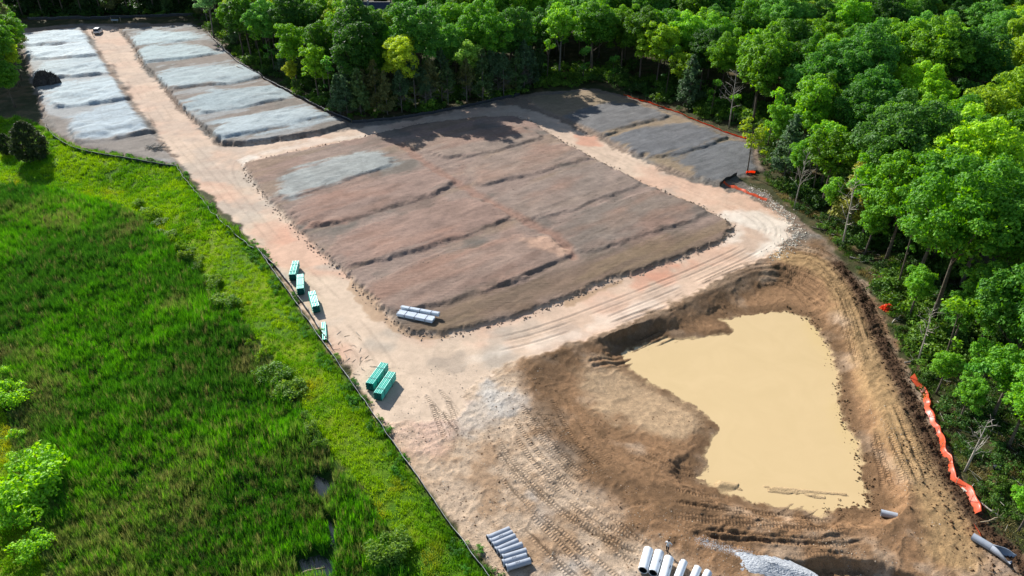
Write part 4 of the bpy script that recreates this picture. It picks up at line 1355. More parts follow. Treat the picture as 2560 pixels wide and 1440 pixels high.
t0 = mixc(t0, tcol(122, 114, 72, 1.1), np.clip(np.maximum(brown * rng.uniform(0, 1.5, len(X)), (rng.uniform(size=len(X)) < .10 + .16 * sst(85, 50, Y)) * .7), 0, 1))
t0 = t0 * (rng.uniform(.8, 1.18, len(X)) * (1 + .12 * b2))[:, None]
hs = (1 + .28 * b2) * rng.uniform(.7, 1.25, len(X)) * (1 - .35 * brown)
thin_ = fbm(X, Y, 2.2, 3, 89) > -.95
X, Y, Z, t0, hs = X[thin_], Y[thin_], Z[thin_], t0[thin_], hs[thin_]
scatter("marsh_reeds", "dense dark green reeds and cattails filling the marsh", np.stack([X, Y, Z], 1), np.stack([np.full(len(X), 1.0), np.full(len(X), 1.0), hs], 1), t0, rng.integers(0, 3, len(X)), REED)
print("reeds", len(X))

X, Y, sd = sample_in(leftlow, 4.2, 215, .15, lambda y: np.clip(1.15 - (y - 45) / 150, .22, 1))
sm = polysd(marsh, X, Y); ss2 = polysd(site, X, Y)
k = (sm < -.2) & (ss2 < .2 + .5 * rng.normal(size=len(X)))
X, Y = X[k], Y[k]; sm = sm[k]; sd = sd[k]
Z = HF(X, Y)
b1 = fbm(X, Y, 9, 4, 84); b2 = fbm(X, Y, 2.5, 3, 85)
t0 = mixc(np.tile(tcol(88, 142, 12, 1.3), (len(X), 1)), tcol(120, 158, 12, 1.3), sst(-.3, .6, b1 + .4 * b2 + .2))
t0 = mixc(t0, tcol(66, 118, 14, 1.3), sst(0, .7, -b1 + .5 * b2) * .6)
t0 = mixc(t0, tcol(150, 138, 50), sst(.35, .8, fbm(X, Y, 4, 3, 86)) * sst(6, 2, -sm) * .6)
t0 = mixc(t0, tcol(62, 110, 34), sst(1.8, .2, sd) * .8) * rng.uniform(.9, 1.1, len(X))[:, None]
hs = rng.uniform(.7, 1.2, len(X)) * (1 + .9 * sst(2.2, .3, sd) + .5 * sst(1.5, .2, -sm))
big = np.where(Y > 110, 1.6, 1.0)
scatter("bank_grass", "short bright yellow-green grass on the bank", np.stack([X, Y, Z], 1), np.stack([big, big, hs * big], 1), t0, rng.integers(0, 3, len(X)), TURF)
print("grass", len(X))

# undergrowth along the wood's edge
UNDER = []
for sd_ in (91, 92, 93):
    rnd = np.random.default_rng(sd_)
    lob = [(np.array([rnd.normal() * .5, rnd.normal() * .5, rnd.uniform(.15, .7)]), rnd.uniform(.3, .5)) for _ in range(6)]
    V, F, S, va = lobes_to_leaves(lob, 230, .14, rnd, .4, .9)
    UNDER.append(mesh_np("undergrowth", V, F, S, [M_TUFT], False, None, va))
X, Y, sd = sample_in(np.concatenate([forest_poly]), 1.3, 300, -2.2, lambda y: np.clip(1.25 - (y - 50) / 260, .3, 1))
k = sd < 16 + 3 * rng.normal(size=len(X))
k &= ~((sd < 0.6) & (rng.uniform(size=len(X)) < .45))
ss2 = polysd(site, X, Y)
k &= ss2 < -.2
dwr, _, _ = linedist(windrow, X, Y)
k &= dwr > 1.6
X, Y, sd = X[k], Y[k], sd[k]
Z = HF(X, Y)
b1 = fbm(X, Y, 6, 3, 87)
k = (b1 + .5 * rng.normal(size=len(X)) > -.25)
X, Y, Z, b1 = X[k], Y[k], Z[k], b1[k]
t0 = mixc(np.tile(tcol(64, 100, 40, 1.0), (len(X), 1)), tcol(96, 134, 44, 1.0), sst(-.2, .6, b1)) * rng.uniform(.6, 1.25, len(X))[:, None]
sc = rng.uniform(.3, 1.0, len(X)) ** 1.2 * np.where((rng.uniform(size=len(X)) < .3) & (Y > 75), 2.5, 1.3)
scatter("undergrowth", "low leafy undergrowth along the edge of the wood", np.stack([X, Y, Z], 1), np.stack([sc, sc, sc * rng.uniform(.7, 1.3, len(X))], 1), t0, rng.integers(0, 3, len(X)), UNDER)
print("under", len(X))

# thicket closing the far end
X = rng.uniform(-235, -125, 900); Y = rng.uniform(289, 332, 900)
k = (polysd(forest_poly, X, Y, 30) > 1.0)
X, Y = X[k], Y[k]; Z = HF(X, Y)
sc = rng.uniform(1.6, 4.0, len(X))
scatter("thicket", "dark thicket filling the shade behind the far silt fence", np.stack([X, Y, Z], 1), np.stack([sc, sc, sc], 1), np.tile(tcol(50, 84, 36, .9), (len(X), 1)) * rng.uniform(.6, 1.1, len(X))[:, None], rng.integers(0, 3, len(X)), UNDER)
# grass and litter on the woodland floor nearest the camera
X, Y, sd = sample_in(forest_poly, 2.6, 135, -2.5)
k = (sd < 14) & (polysd(site, X, Y) < -.3) & (fbm(X, Y, 3, 3, 95) > -.25)
dwr, _, _ = linedist(windrow, X, Y)
k &= dwr > 1.5
X, Y = X[k], Y[k]; Z = HF(X, Y)
b1 = fbm(X, Y, 4, 3, 96)
t0 = mixc(np.tile(tcol(76, 108, 40, 1.0), (len(X), 1)), tcol(128, 118, 72, 1.0), sst(0, .6, b1)) * rng.uniform(.7, 1.3, len(X))[:, None]
sc = rng.uniform(.6, 1.5, len(X))
scatter("woodland_grass", "thin grass and dry stalks on the woodland floor at right", np.stack([X, Y, Z], 1), np.stack([sc, sc, sc * 1.3], 1), t0, rng.integers(0, 3, len(X)), TURF)

# weeds along the silt fence
X, Y, sd = sample_in(leftlow, 2.0, 150, -.8)
k = (sd < 1.6) & (fbm(X, Y, 3.5, 3, 88) > -.15)
X, Y = X[k], Y[k]; Z = HF(X, Y)
t0 = np.tile(tcol(64, 112, 36), (len(X), 1)) * rng.uniform(.7, 1.4, len(X))[:, None]
sc = rng.uniform(.25, .6, len(X))
scatter("fence_weeds", "ragged green weeds growing along the silt fence", np.stack([X, Y, Z], 1), np.stack([sc, sc, sc], 1), t0, rng.integers(0, 3, len(X)), UNDER)

# ------------------------------------------------------------------ water


def water_mat(name, col, rough, spec, bump):
    m, nt, b = new_mat(name)
    geo = NODE(nt, "ShaderNodeNewGeometry")
    nz = NODE(nt, "ShaderNodeTexNoise"); nz.inputs["Scale"].default_value = .16; nz.inputs["Detail"].default_value = 6; nz.inputs["Roughness"].default_value = .6; nz.inputs["Distortion"].default_value = 1.2
    nt.links.new(geo.outputs["Position"], nz.inputs["Vector"])
    mx = NODE(nt, "ShaderNodeMix", data_type='RGBA')
    nt.links.new(nz.outputs[0], mx.inputs[0])
    mx.inputs[6].default_value = (*[float(v) for v in col], 1); mx.inputs[7].default_value = (*[float(v) * .86 for v in col[:2]], float(col[2]) * .80, 1)
    nt.links.new(mx.outputs[2], b.inputs["Base Color"])
    b.inputs["Roughness"].default_value = rough; b.inputs["Specular IOR Level"].default_value = spec
    n2 = NODE(nt, "ShaderNodeTexNoise"); n2.inputs["Scale"].default_value = 2.5; n2.inputs["Detail"].default_value = 3
    nt.links.new(geo.outputs["Position"], n2.inputs["Vector"])
    bp = NODE(nt, "ShaderNodeBump"); bp.inputs["Distance"].default_value = bump
    nt.links.new(n2.outputs[0], bp.inputs["Height"]); nt.links.new(bp.outputs[0], b.inputs["Normal"])
    return m


def flat_poly(name, pts, z, mat):
    n = len(pts)
    c = pts.mean(0)
    V = [(p[0], p[1], z) for p in pts] + [(c[0], c[1], z)]
    a = sum(pts[i][0] * pts[(i + 1) % n][1] - pts[(i + 1) % n][0] * pts[i][1] for i in range(n))
    F = []
    for i in range(n):
        j = (i + 1) % n
        F += ([i, j, n] if a > 0 else [j, i, n])
    me = mesh_np(name, V, F, [3] * n, [mat])
    o = bpy.data.objects.new(name, me); C.objects.link(o)
    o["kind"] = "structure"
    return o


M_POND = water_mat("muddy_water", lin(226, 196, 146, .80), 0.14, .5, .0012)
o = flat_poly("pond_water", rim + (rim.mean(0) - rim) * .03, WATER_Z, M_POND)
o["label"] = "opaque tan muddy water in the settling basin"
M_PUD = water_mat("dark_water", (.02, .028, .03), .05, .6, .006)
for pl, lab in PUDDLES:
    pts = GP(pl, -2.5); c = pts.mean(0)
    zs = float(np.median(HF(pts[:, 0], pts[:, 1]))) + .02
    o = flat_poly("puddle", c + (pts - c) * 1.25, float(HF(np.array([c[0]]), np.array([c[1]]))[0]) + .15, M_PUD)
    o["label"] = lab

# ------------------------------------------------------------------ rubble, clods and spoil (too many to count)


def stones(name, label, xs, ys_, rad, col, seed, sink=.25):
    rnd = np.random.default_rng(seed)
    base = np.array([(1, 0, 0), (-1, 0, 0), (0, 1, 0), (0, -1, 0), (0, 0, 1), (0, 0, -1)], float)
    F0 = np.array([(0, 2, 4), (2, 1, 4), (1, 3, 4), (3, 0, 4), (2, 0, 5), (1, 2, 5), (3, 1, 5), (0, 3, 5)])
    n = len(xs)
    zs = HF(xs, ys_)
    r = rad * np.minimum(rnd.lognormal(0, .4, n), 2.0)
    a = rnd.uniform(0, 6.28, n)
    V = base[None] * rnd.uniform(.55, 1.25, (n, 6, 1)) * (r[:, None, None] * np.stack([np.ones(n), rnd.uniform(.6, 1, n), rnd.uniform(.45, .8, n)], 1)[:, None, :])
    V += rnd.normal(size=V.shape) * r[:, None, None] * .15
    ca, sa = np.cos(a)[:, None], np.sin(a)[:, None]
    x = V[:, :, 0] * ca - V[:, :, 1] * sa; y = V[:, :, 0] * sa + V[:, :, 1] * ca
    V = np.stack([x + xs[:, None], y + ys_[:, None], V[:, :, 2] + (zs + r * (.4 - sink))[:, None]], 2)
    F = (F0[None] + (np.arange(n) * 6)[:, None, None]).reshape(-1)
    m = simple_mat(name, col, .95, .15, .4, 1.5)
    me = mesh_np(name, V.reshape(-1, 3), F, np.full(n * 8, 3), [m])
    o = bpy.data.objects.new(name, me); C.objects.link(o)
    return stuff(o, label)


def around_line(line, per_m, spread):
    line = np.asarray(line)
    L = np.concatenate([[0], np.cumsum(np.linalg.norm(np.diff(line, axis=0), axis=1))])
    n = int(L[-1] * per_m)
    s = rng.uniform(0, L[-1], n)
    x = np.interp(s, L, line[:, 0]); y = np.interp(s, L, line[:, 1])
    return x + rng.normal(size=n) * spread, y + rng.normal(size=n) * spread


bl = np.concatenate([block, block[:1]])
x1, y1 = around_line(bl, 4.5, .45)
x2, y2 = around_line(np.concatenate([blockR, blockR[:1]])[6:16], 3, .35)
stones("kerb_rubble", "broken stones along the edges of the graded terraces", np.concatenate([x1, x2]), np.concatenate([y1, y2]), .15, lin(168, 146, 126, .8), 101)
x1, y1 = around_line(windrow, 40, .7)
stones("soil_clods", "dark clods of topsoil heaped along the wood side of the basin track", x1, y1, .11, lin(74, 54, 38, .8), 102)
x1, y1 = around_line(windrow[len(windrow) // 2:], 26, 1.6)
k = rng.uniform(size=len(x1)) < .6
stones("soil_clumps", "dark crumbled soil spread by the basin's lower right corner", x1[k] - 1.6, y1[k] - .4, .12, lin(92, 68, 46, .8), 103)
x1, y1 = around_line(np.concatenate([water[8:18]]), 7, .55)
x3, y3 = around_line(offset_line(smooth_line(water[11:18], 1), -.9), 8, .4)
stones("shore_clods", "muddy lumps along the pond's shore", np.concatenate([x1, x3]), np.concatenate([y1, y3]), .12, lin(112, 88, 62, .8), 104)
n = 9000
x1 = rng.uniform(-20, 45, n); y1 = rng.uniform(41, 74, n)
k = (polysd(site, x1, y1) > .5) & (polysd(rim, x1, y1, 16) < 1) & (fbm(x1, y1, 5, 3, 105) > -.1)
stones("loose_gravel", "loose pale stones scattered over the lower yard", x1[k], y1[k], .05, lin(206, 190, 168, .8), 105)
n = 9000
x1 = rng.uniform(-22, 48, n); y1 = rng.uniform(40, 98, n)
f_ = fbm(x1, y1, 4, 3, 108)
k = (polysd(site, x1, y1) > .3) & (polysd(water, x1, y1) < -.2) & (f_ > .05) & (polysd(block, x1, y1) < 0) & (polysd(road_outer, x1, y1) < -.5)
stones("soil_crumbs", "small brown clods strewn over the basin slopes and yard", x1[k], y1[k], .065, lin(128, 100, 72, .8), 108)
x1, y1 = [], []
for k_ in PADS:
    if k_[0] in 'CDE':
        a_, b_ = around_line(np.concatenate([PADS[k_][0], PADS[k_][0][:1]]), 2.2, .5); x1.append(a_); y1.append(b_)
stones("terrace_clods", "loose clods along the steps of the graded pads", np.concatenate(x1), np.concatenate(y1), .065, lin(146, 128, 114, .8), 109)
cv = smooth_line(GP([(1880, 470), (1945, 520), (1985, 560), (1985, 600), (1930, 645)]), 1)
x1, y1 = around_line(cv, 30, .9)
stones("limestone_shoulder", "white crushed limestone on the outside of the road bend", x1, y1, .11, lin(232, 224, 208, .8), 106)

# gravel pile by the big pipes
rnd = np.random.default_rng(5)
gp_c = srf(1925, 1412)
nr, na = 34, 72
V = [(0, 0, .5)]; F = []; S = []
for i in range(1, nr + 1):
    f = i / nr
    for j in range(na):
        a = 2 * math.pi * j / na
        R = 1.0 + .18 * math.sin(2 * a + .6) + .1 * math.sin(5 * a)
        x, y = 3.6 * R * f * math.cos(a), 1.7 * R * f * math.sin(a)
        V.append((x, y, .5 * (1 - f) ** .9 - .08 * f + rnd.normal() * .018))
for j in range(na):
    F += [0, 1 + j, 1 + (j + 1) % na]; S.append(3)
for i in range(nr - 1):
    for j in range(na):
        a, b = 1 + i * na + j, 1 + i * na + (j + 1) % na
        F += [a, a + na, b + na, b]; S.append(4)
M_GRAV = simple_mat("white_gravel", (.40, .415, .43), .95, .15, .35, 9.0, .05)
single("gravel_pile", mesh_np("gravel_pile", V, F, S, [M_GRAV], False), "white crushed-stone pile at the bottom edge beside the big pipes", "gravel pile", gp_c + np.array([0, -.2, 0]), (0, 0, -.42))
xs_, ys2 = around_line(np.array([G(1745, 1352)[:2], G(1800, 1372)[:2], G(1880, 1392)[:2]]), 260, .3)
stones("spilled_gravel", "trail of white crushed stone leading to the pile", xs_, ys2, .03, (.46, .47, .48), 107)

# ------------------------------------------------------------------ pipes
M_GREEN = simple_mat("green_pvc", lin(78, 212, 188, .8), .32, .5, .10, 2.0)
M_PVCW = simple_mat("white_pvc", (.74, .79, .84), .35, .5, .06, 2.0)
M_BORE_SHADE = simple_mat("pipe_bore_shade", (.012, .02, .02), .8, .2, .1, 3)  # pipe insides painted near-black, the shade put into the colour
M_STRAP = simple_mat("strap", (.05, .17, .16), .6, .3, .1, 5)
M_STRAPK = simple_mat("dark_strap", (.06, .07, .09), .6, .3, .1, 5)
M_CONC = simple_mat("concrete", (.31, .34, .385), .85, .25, .14, 2.5, .01)
M_CONCW = simple_mat("pale_concrete", (.70, .74, .77), .8, .25, .10, 2.0, .01)
M_MARK = simple_mat("stencil_paint", (.05, .06, .09), .8, .2, .1, 5)


def hollow(name, L, ro, ri, mats, seg=12, bell=None, bell_len=.25):
    """a real open pipe along +Y: outer skin, inner bore, end rings; bell = larger socket radius at y = 0"""
    prof = [(0, ro, 0)]
    if bell:
        prof = [(0, bell, 0), (bell_len * .75, bell, 0), (bell_len, ro, 0)]
    prof.append((L, ro, 0)); prof.append((L, ri, 1))
    if bell:
        prof += [(bell_len, ri, 1), (bell_len * .95, (bell + ri) * .5, 1), (0, (bell + ri) * .5, 1)]
    else:
        prof.append((0, ri, 1))
    V, F, S, MI = [], [], [], []
    n = len(prof)
    for y, r, m in prof:
        for k in range(seg):
            t = 2 * math.pi * k / seg
            V.append((r * math.cos(t), y, r * math.sin(t)))
    for i in range(n):
        j = (i + 1) % n
        for k in range(seg):
            k2 = (k + 1) % seg
            F += [i * seg + k, j * seg + k, j * seg + k2, i * seg + k2]; S.append(4)
            MI.append(1 if (prof[i][2] and prof[j][2]) else 0)
    return mesh_np(name, V, F, S, mats, True, MI)


def mark_sharp(me, ang=40):
    me.update()
    try:
        me.set_sharp_from_angle(angle=math.radians(ang))
    except Exception:
        pass
    return me


PIPE_G = mark_sharp(hollow("pipe", 4.27, .105, .097, [M_GREEN, M_BORE_SHADE], 10, .113, .22))
PIPE_W = mark_sharp(hollow("pipe", 5.9, .06, .052, [M_PVCW, M_BORE_SHADE], 8))


def bundle(name, label, px, py, ztop, ang, cols, rows, pitch, pme, L, strap_at, mat, group=None, base_gap=.10, pos=None, lift=0.0):
    """strapped bundle of pipes; near lower-left corner below the photo point of its near top left edge"""
    if pos is None:
        p = G(px, py, ztop)
    else:
        p = pos
    z0 = float(HF(np.array([p[0]]), np.array([p[1]]))[0]) + lift
    r = thing(name, label, "pipe bundle", (p[0], p[1], z0), math.radians(ang - 90), group)
    hp = pitch * .90
    for j in range(rows):
        for i in range(cols):
            x = pitch * (i + .5) + (.25 * pitch if j % 2 else -.25 * pitch) * .5
            flip = (i + j) % 2
            o = part("pipe", pme, r, (x, L if flip else 0, base_gap + pitch * .5 + hp * j), (0, 0, math.pi if flip else 0))
    W, Ht = cols * pitch, base_gap + hp * (rows - 1) + pitch
    for s in strap_at:
        m = MB(); e = .015
        for (cx, cz, sx, sz) in ((W / 2, Ht + .012, W + .1, .02), (W / 2, base_gap - .02, W + .1, .02), (-.04, (Ht + base_gap) / 2, .02, Ht - base_gap), (W + .04, (Ht + base_gap) / 2, .02, Ht - base_gap)):
            m.box((cx, s, cz), (sx, .07, sz))
        part("strap", m.mesh("strap", [mat]), r)
        m = MB().box((W / 2, s, base_gap / 2 - .04), (W + .16, .09, base_gap))
        part("timber_skid", m.mesh("timber_skid", [M_DEAD]), r)
    return r


bundle("green_pipe_bundle", "big bundle of green pipes nearest the camera with a broad dark shadow", 933, 980, 1.25, 74, 5, 6, .212, PIPE_G, 4.27, (.85, 3.0), M_STRAP)
bundle("green_pipe_bundle", "big green pipe bundle lying left of its twin near the grass", 913, 955, 1.25, 73, 5, 6, .212, PIPE_G, 4.27, (1.0, 3.1), M_STRAP)
bundle("green_pipe_bundle", "green pipe bundle farthest up the road beside the grass", 720.8, 686.3, 1.25, 97, 5, 6, .212, PIPE_G, 4.27, (1.0, 3.1), M_STRAP)
bundle("green_pipe_bundle", "second green pipe bundle down the road edge", 740.7, 721.4, 1.25, 104, 5, 6, .212, PIPE_G, 4.27, (1.0, 3.1), M_STRAP)
bundle("green_pipe_bundle", "third green pipe bundle down the road edge, tilted towards the grass", 779.8, 766.1, 1.25, 111, 5, 6, .212, PIPE_G, 4.27, (1.0, 3.1), M_STRAP)
bundle("green_pipe_bundle", "low narrow row of a few green pipes by the fence", 806.2, 847.6, .4, 105, 3, 1, .212, PIPE_G, 4.27, (), M_STRAP, base_gap=.12)
bundle("white_pipe_bundle", "wide low bundle of white pipes with three dark straps, in front", 993, 788.5, .5, 70.5, 9, 4, .121, hollow("pipe", 5.5, .06, .052, [M_PVCW, M_BORE_SHADE], 8), 5.5, (), M_STRAPK) if False else None


def white_bundle(label, px, py, ang, L, cols, rows, lift):
    p = G(px, py, .5 + lift)
    z0 = float(HF(np.array([p[0]]), np.array([p[1]]))[0])
    r = thing("white_pipe_bundle", label, "pipe bundle", (p[0], p[1], z0), math.radians(ang))
    pme = mark_sharp(hollow("pipe", L, .06, .052, [M_PVCW, M_BORE_SHADE], 8))
    for j in range(rows):
        for i in range(cols):
            part("pipe", pme, r, (rng.uniform(-.08, .08), .121 * (i + .5) + (.03 if j % 2 else -.03), lift + .16 + .112 * j), (0, 0, -math.pi / 2))
    W, Ht = cols * .121, .16 + .112 * (rows - 1) + .06
    for s in (L * .22, L * .5, L * .8):
        m = MB()
        for cy, cz, sy, sz in ((W / 2, lift + Ht + .012, W + .12, .02), (W / 2, lift + .085, W + .12, .02), (-.05, lift + (Ht + .1) / 2, .02, Ht - .1), (W + .05, lift + (Ht + .1) / 2, .02, Ht - .1)):
            m.box((s, cy, cz), (.06, sy, sz))
        part("strap", m.mesh("strap", [M_STRAPK]), r)
        m = MB().box((s, W / 2, lift + .02), (.1, W + .2, .10))
        part("timber_skid", m.mesh("timber_skid", [M_DEAD]), r)
    return r


white_bundle("wide low bundle of white pipes with three dark straps, the nearer one", 992, 791, -19.0, 5.5, 9, 4, 0.0)
white_bundle("narrow bundle of white pipes behind the wide one", 1003, 778, -17.0, 5.8, 4, 5, .05)

CP_L = mark_sharp(hollow("shell", 2.42, .30, .225, [M_CONC, M_BORE_SHADE], 26, .36, .22))
LEFT_PIPES = [((1218.5, 1342.8), 27.3), ((1225.3, 1353.5), 27.5), ((1232.1, 1362.2), 27.2), ((1238.9, 1373.9), 27.8), ((1247.6, 1381.7), 24.2), ((1255.9, 1393.3), 20.2), ((1256.2, 1406.0), 19.8), ((1265.1, 1418.6), 19.6)]
words_l = ["topmost grey concrete pipe in the left row", "second grey concrete pipe from the top of the left row", "third grey concrete pipe from the top of the left row", "fourth grey concrete pipe from the top of the left row",
           "fifth and proudest grey concrete pipe of the left row", "sixth concrete pipe, shaded by the one above it", "seventh concrete pipe of the left row, a little lower", "lowest concrete pipe of the left row, casting the long shadow"]
STEP = None
prev = None
for i, ((px, py), ang) in enumerate(LEFT_PIPES):
    p = np.array(G(px, py, .55))
    z = float(HF(p[:1], p[1:2])[0])
    a = math.radians(ang - 90)
    r = thing("concrete_pipe", words_l[i], "concrete pipe", (p[0], p[1], z + .33), a, "row of grey concrete pipes")
    part("shell", CP_L, r)
    if i in (1, 6, 7):
        t = MB()
        for q in range(3):
            t.box((-.02, 1.0 + q * .16, .312), (.10, .07, .006))
        part("stencil_mark", t.mesh("stencil_mark", [M_MARK]), r)
CP_R = mark_sharp(hollow("shell", 2.44, .46, .375, [M_CONCW, M_BORE_SHADE], 32))
CP_S = mark_sharp(hollow("shell", 2.44, .36, .29, [M_CONCW, M_BORE_SHADE], 30))
RIGHT_PIPES = [((1607.2, 1427.2), 68.7, CP_R, .46), ((1632.5, 1433.8), 66.6, CP_R, .46), ((1672.8, 1395), 67, CP_R, .46), ((1709.4, 1405), 62, CP_S, .36), ((1745, 1418), 59, CP_S, .36), ((1771, 1429), 57, CP_S, .36)]
words_r = ["leftmost wide white pipe at the bottom edge, plain", "second wide white pipe with stencilled marks", "third wide white pipe with stencilled marks", "fourth white pipe, slimmer and cut by the frame", "fifth white pipe cut by the bottom of the frame", "rightmost white pipe, only its end in the frame"]
for i, ((px, py), ang, me, ro) in enumerate(RIGHT_PIPES):
    p = np.array(G(px, py, ro))
    if i >= 2:      # these are placed by their far ends
        p = np.array(G(px, py, ro * 1.6)); p[:2] -= 2.4 * np.array([math.cos(math.radians(ang)), math.sin(math.radians(ang))])
    z = float(HF(p[:1], p[1:2])[0])
    r = thing("culvert_pipe", words_r[i], "pipe", (p[0], p[1], z + ro - .03), math.radians(ang - 90), "row of white pipes at the bottom edge")
    part("shell", me, r)
    if i in (1, 2):
        # faint stencilled size, "24", along the flank
        cu = bpy.data.curves.new("stencil_mark", 'FONT'); cu.body = "24"; cu.size = .42; cu.extrude = .002
        tmp = bpy.data.objects.new("stencil_mark", cu); C.objects.link(tmp)
        bpy.context.view_layer.update()
        me2 = bpy.data.meshes.new_from_object(tmp.evaluated_get(bpy.context.evaluated_depsgraph_get()))
        bpy.data.objects.remove(tmp)
        me2.materials.clear(); me2.materials.append(M_MARK)
        # wrap the lettering round the pipe
        for v in me2.vertices:
            ya = 1.05 + v.co.x; th = math.radians(58) - v.co.y / ro * .9
            v.co = Vector((math.cos(th) * (ro + .004 + v.co.z), ya, math.sin(th) * (ro + .004 + v.co.z)))
        part("stencil_mark", me2, r)
p = srf(2199, 1290)
single("pipe_stub", mark_sharp(hollow("pipe_stub", 1.5, .36, .29, [M_CONC, M_BORE_SHADE], 28)), "short grey concrete pipe stub lying by the pond's lower right corner", "concrete pipe", p + np.array([0, 0, .5]), (math.radians(5), 0, math.radians(-24 - 90)))
# flared end section: a pipe whose upper half is cut away in a long slope
r = thing("flared_culvert_end", "pale concrete culvert pipe with a flared, open scoop end by the wood", "culvert", srf(2428, 1346) + np.array([0, 0, .33]), math.radians(-50 - 90))
part("shell", mark_sharp(hollow("shell", 1.7, .36, .29, [M_CONC, M_BORE_SHADE], 28)), r)
V, F, S = [], [], []
nl, ns = 10, 18
for lay, dr in ((0, 0), (1, .075)):
    for i in range(nl + 1):
        f = i / nl
        th_max = math.pi * (1 - .58 * min(1, f * 1.15))
        R = .36 + .34 * f - dr
        for k in range(ns + 1):
            t = -math.pi / 2 + th_max * (k / ns * 2 - 1)
            V.append((R * math.cos(t) * (1 + .2 * f), 1.72 + 1.9 * f, R * math.sin(t) + .33 * f))
nn_ = (nl + 1) * (ns + 1)
for lay in (0, 1):
    for i in range(nl):
        for k in range(ns):
            a = lay * nn_ + i * (ns + 1) + k
            q = [a, a + 1, a + ns + 2, a + ns + 1]
            F += q if lay == 0 else q[::-1]; S.append(4)
for i in range(nl):
    for k in (0, ns):
        a = i * (ns + 1) + k
        F += [a, a + ns + 1, a + ns + 1 + nn_, a + nn_]; S.append(4)
for k in range(ns):
    a = nl * (ns + 1) + k
    F += [a, a + 1, a + 1 + nn_, a + nn_]; S.append(4)
part("flared_scoop", mesh_np("flared_scoop", V, F, S, [M_CONC], True), r)

# ------------------------------------------------------------------ fences
M_SILT = simple_mat("silt_fabric", (.022, .026, .034), .55, .5, .3, 1.2, .02)
M_STRIPE = simple_mat("fence_stripe", (.36, .37, .37), .6, .4, .6, .6)  # pale tube drawn along the top edge of the silt fabric
M_POST = simple_mat("wood_post", (.34, .27, .18), .9, .1, .3, 4)


def orange_mat(name="orange_mesh"):
    m, nt, b = new_mat(name)
    tc = NODE(nt, "ShaderNodeTexCoord")
    nz = NODE(nt, "ShaderNodeTexNoise"); nz.inputs["Scale"].default_value = 3.0; nz.inputs["Detail"].default_value = 5
    nt.links.new(tc.outputs["Object"], nz.inputs["Vector"])
    mx = NODE(nt, "ShaderNodeMix", data_type='RGBA'); nt.links.new(nz.outputs[0], mx.inputs[0])
    mx.inputs[6].default_value = (.80, .10, .025, 1); mx.inputs[7].default_value = (.92, .20, .07, 1)
    nt.links.new(mx.outputs[2], b.inputs["Base Color"]); b.inputs["Roughness"].default_value = .35
    tr = NODE(nt, "ShaderNodeBsdfTranslucent"); tr.inputs[0].default_value = (.95, .2, .06, 1)
    ms = NODE(nt, "ShaderNodeMixShader"); ms.inputs[0].default_value = .55
    nt.links.new(b.outputs[0], ms.inputs[1]); nt.links.new(tr.outputs[0], ms.inputs[2]); nt.links.new(ms.outputs[0], nt.nodes["Material Output"].inputs[0])
    return m


M_ORANGE = orange_mat()
POST_ME = MB().box((0, 0, .42), (.05, .05, 1.1)).mesh("post", [M_POST])


def ribbon(name, line, hgt, mat, seed, sag=.08, wob=.06, lean=0.0, z0=0.0, thick=.012, flat=None):
    """a thin standing sheet with real thickness following the ground"""
    rnd = np.random.default_rng(seed)
    L = np.concatenate([[0], np.cumsum(np.linalg.norm(np.diff(line, axis=0), axis=1))])
    n = max(2, int(L[-1] / .5)); s = np.linspace(0, L[-1], n)
    x = np.interp(s, L, line[:, 0]); y = np.interp(s, L, line[:, 1])
    tx = np.gradient(x); ty = np.gradient(y); l = np.hypot(tx, ty) + 1e-9
    nx, ny = -ty / l, tx / l
    w = fbm(s, s * 0 + seed, 2.0, 3, seed) * wob
    x = x + nx * w; y = y + ny * w
    g = HF(x, y)
    hh = hgt * (1 - sag * (np.abs(np.sin(s * math.pi / 2.4)) + .6 * fbm(s, s * 0, 3.0, 2, seed + 1)))
    ln = lean * (1 + .5 * fbm(s, s * 0, 2.2, 3, seed + 2))
    rows = 4
    V = []
    for side in (0, 1):
        o_ = thick * (side - .5)
        for k in range(rows + 1):
            f = k / rows
            off = ln * f + .04 * np.sin(s * 2.2 + f * 3) * f + o_
            V.append(np.stack([x + nx * off, y + ny * off, g + z0 + hh * f - (.04 if k == 0 else 0)], 1))
    V = np.concatenate(V)
    F, S = [], []
    blk_ = (rows + 1) * n
    for side in (0, 1):
        for k in range(rows):
            a = side * blk_ + k * n + np.arange(n - 1)
            q = np.stack([a, a + 1, a + n + 1, a + n], 1)
            F.append((q if side == 0 else q[:, ::-1]).ravel()); S.append(np.full(n - 1, 4))
    a = rows * n + np.arange(n - 1)
    F.append(np.stack([a, a + 1, a + 1 + blk_, a + blk_], 1).ravel()); S.append(np.full(n - 1, 4))
    return mesh_np(name, V, np.concatenate(F), np.concatenate(S), [mat], True), (x, y, g, hh, nx, ny, ln, s)


def fence(label, pts, hgt, mat, seed, stripe=None, z=0.0, lean=0.0, post_step=2.4, smooth=2, name="silt_fence", sag=.08, wob=.08, posts=True):
    line = smooth_line(np.array([srf(a, b)[:2] for a, b in pts]), smooth)
    r = thing(name, label, "fence", (0, 0, 0))
    me, (x, y, g, hh, nx, ny, ln, s) = ribbon("fabric", line, hgt, mat, seed, sag, wob, lean)
    part("fabric", me, r)
    if stripe is not None:
        V = []; m = MB()
        P_ = [(x[i] + nx[i] * ln[i], y[i] + ny[i] * ln[i], g[i] + hh[i] + .01) for i in range(len(x))]
        m.tube(P_, [.024] * len(P_), 4)
        part("stripe", m.mesh("stripe", [stripe]), r)
    if posts:
        last = -9
        for i in range(len(x)):
            if s[i] - last >= post_step:
                last = s[i]
                part("post", POST_ME, r, (x[i] + nx[i] * .05, y[i] + ny[i] * .05, g[i]), (0, 0, rng.uniform(0, 1)))
    return r


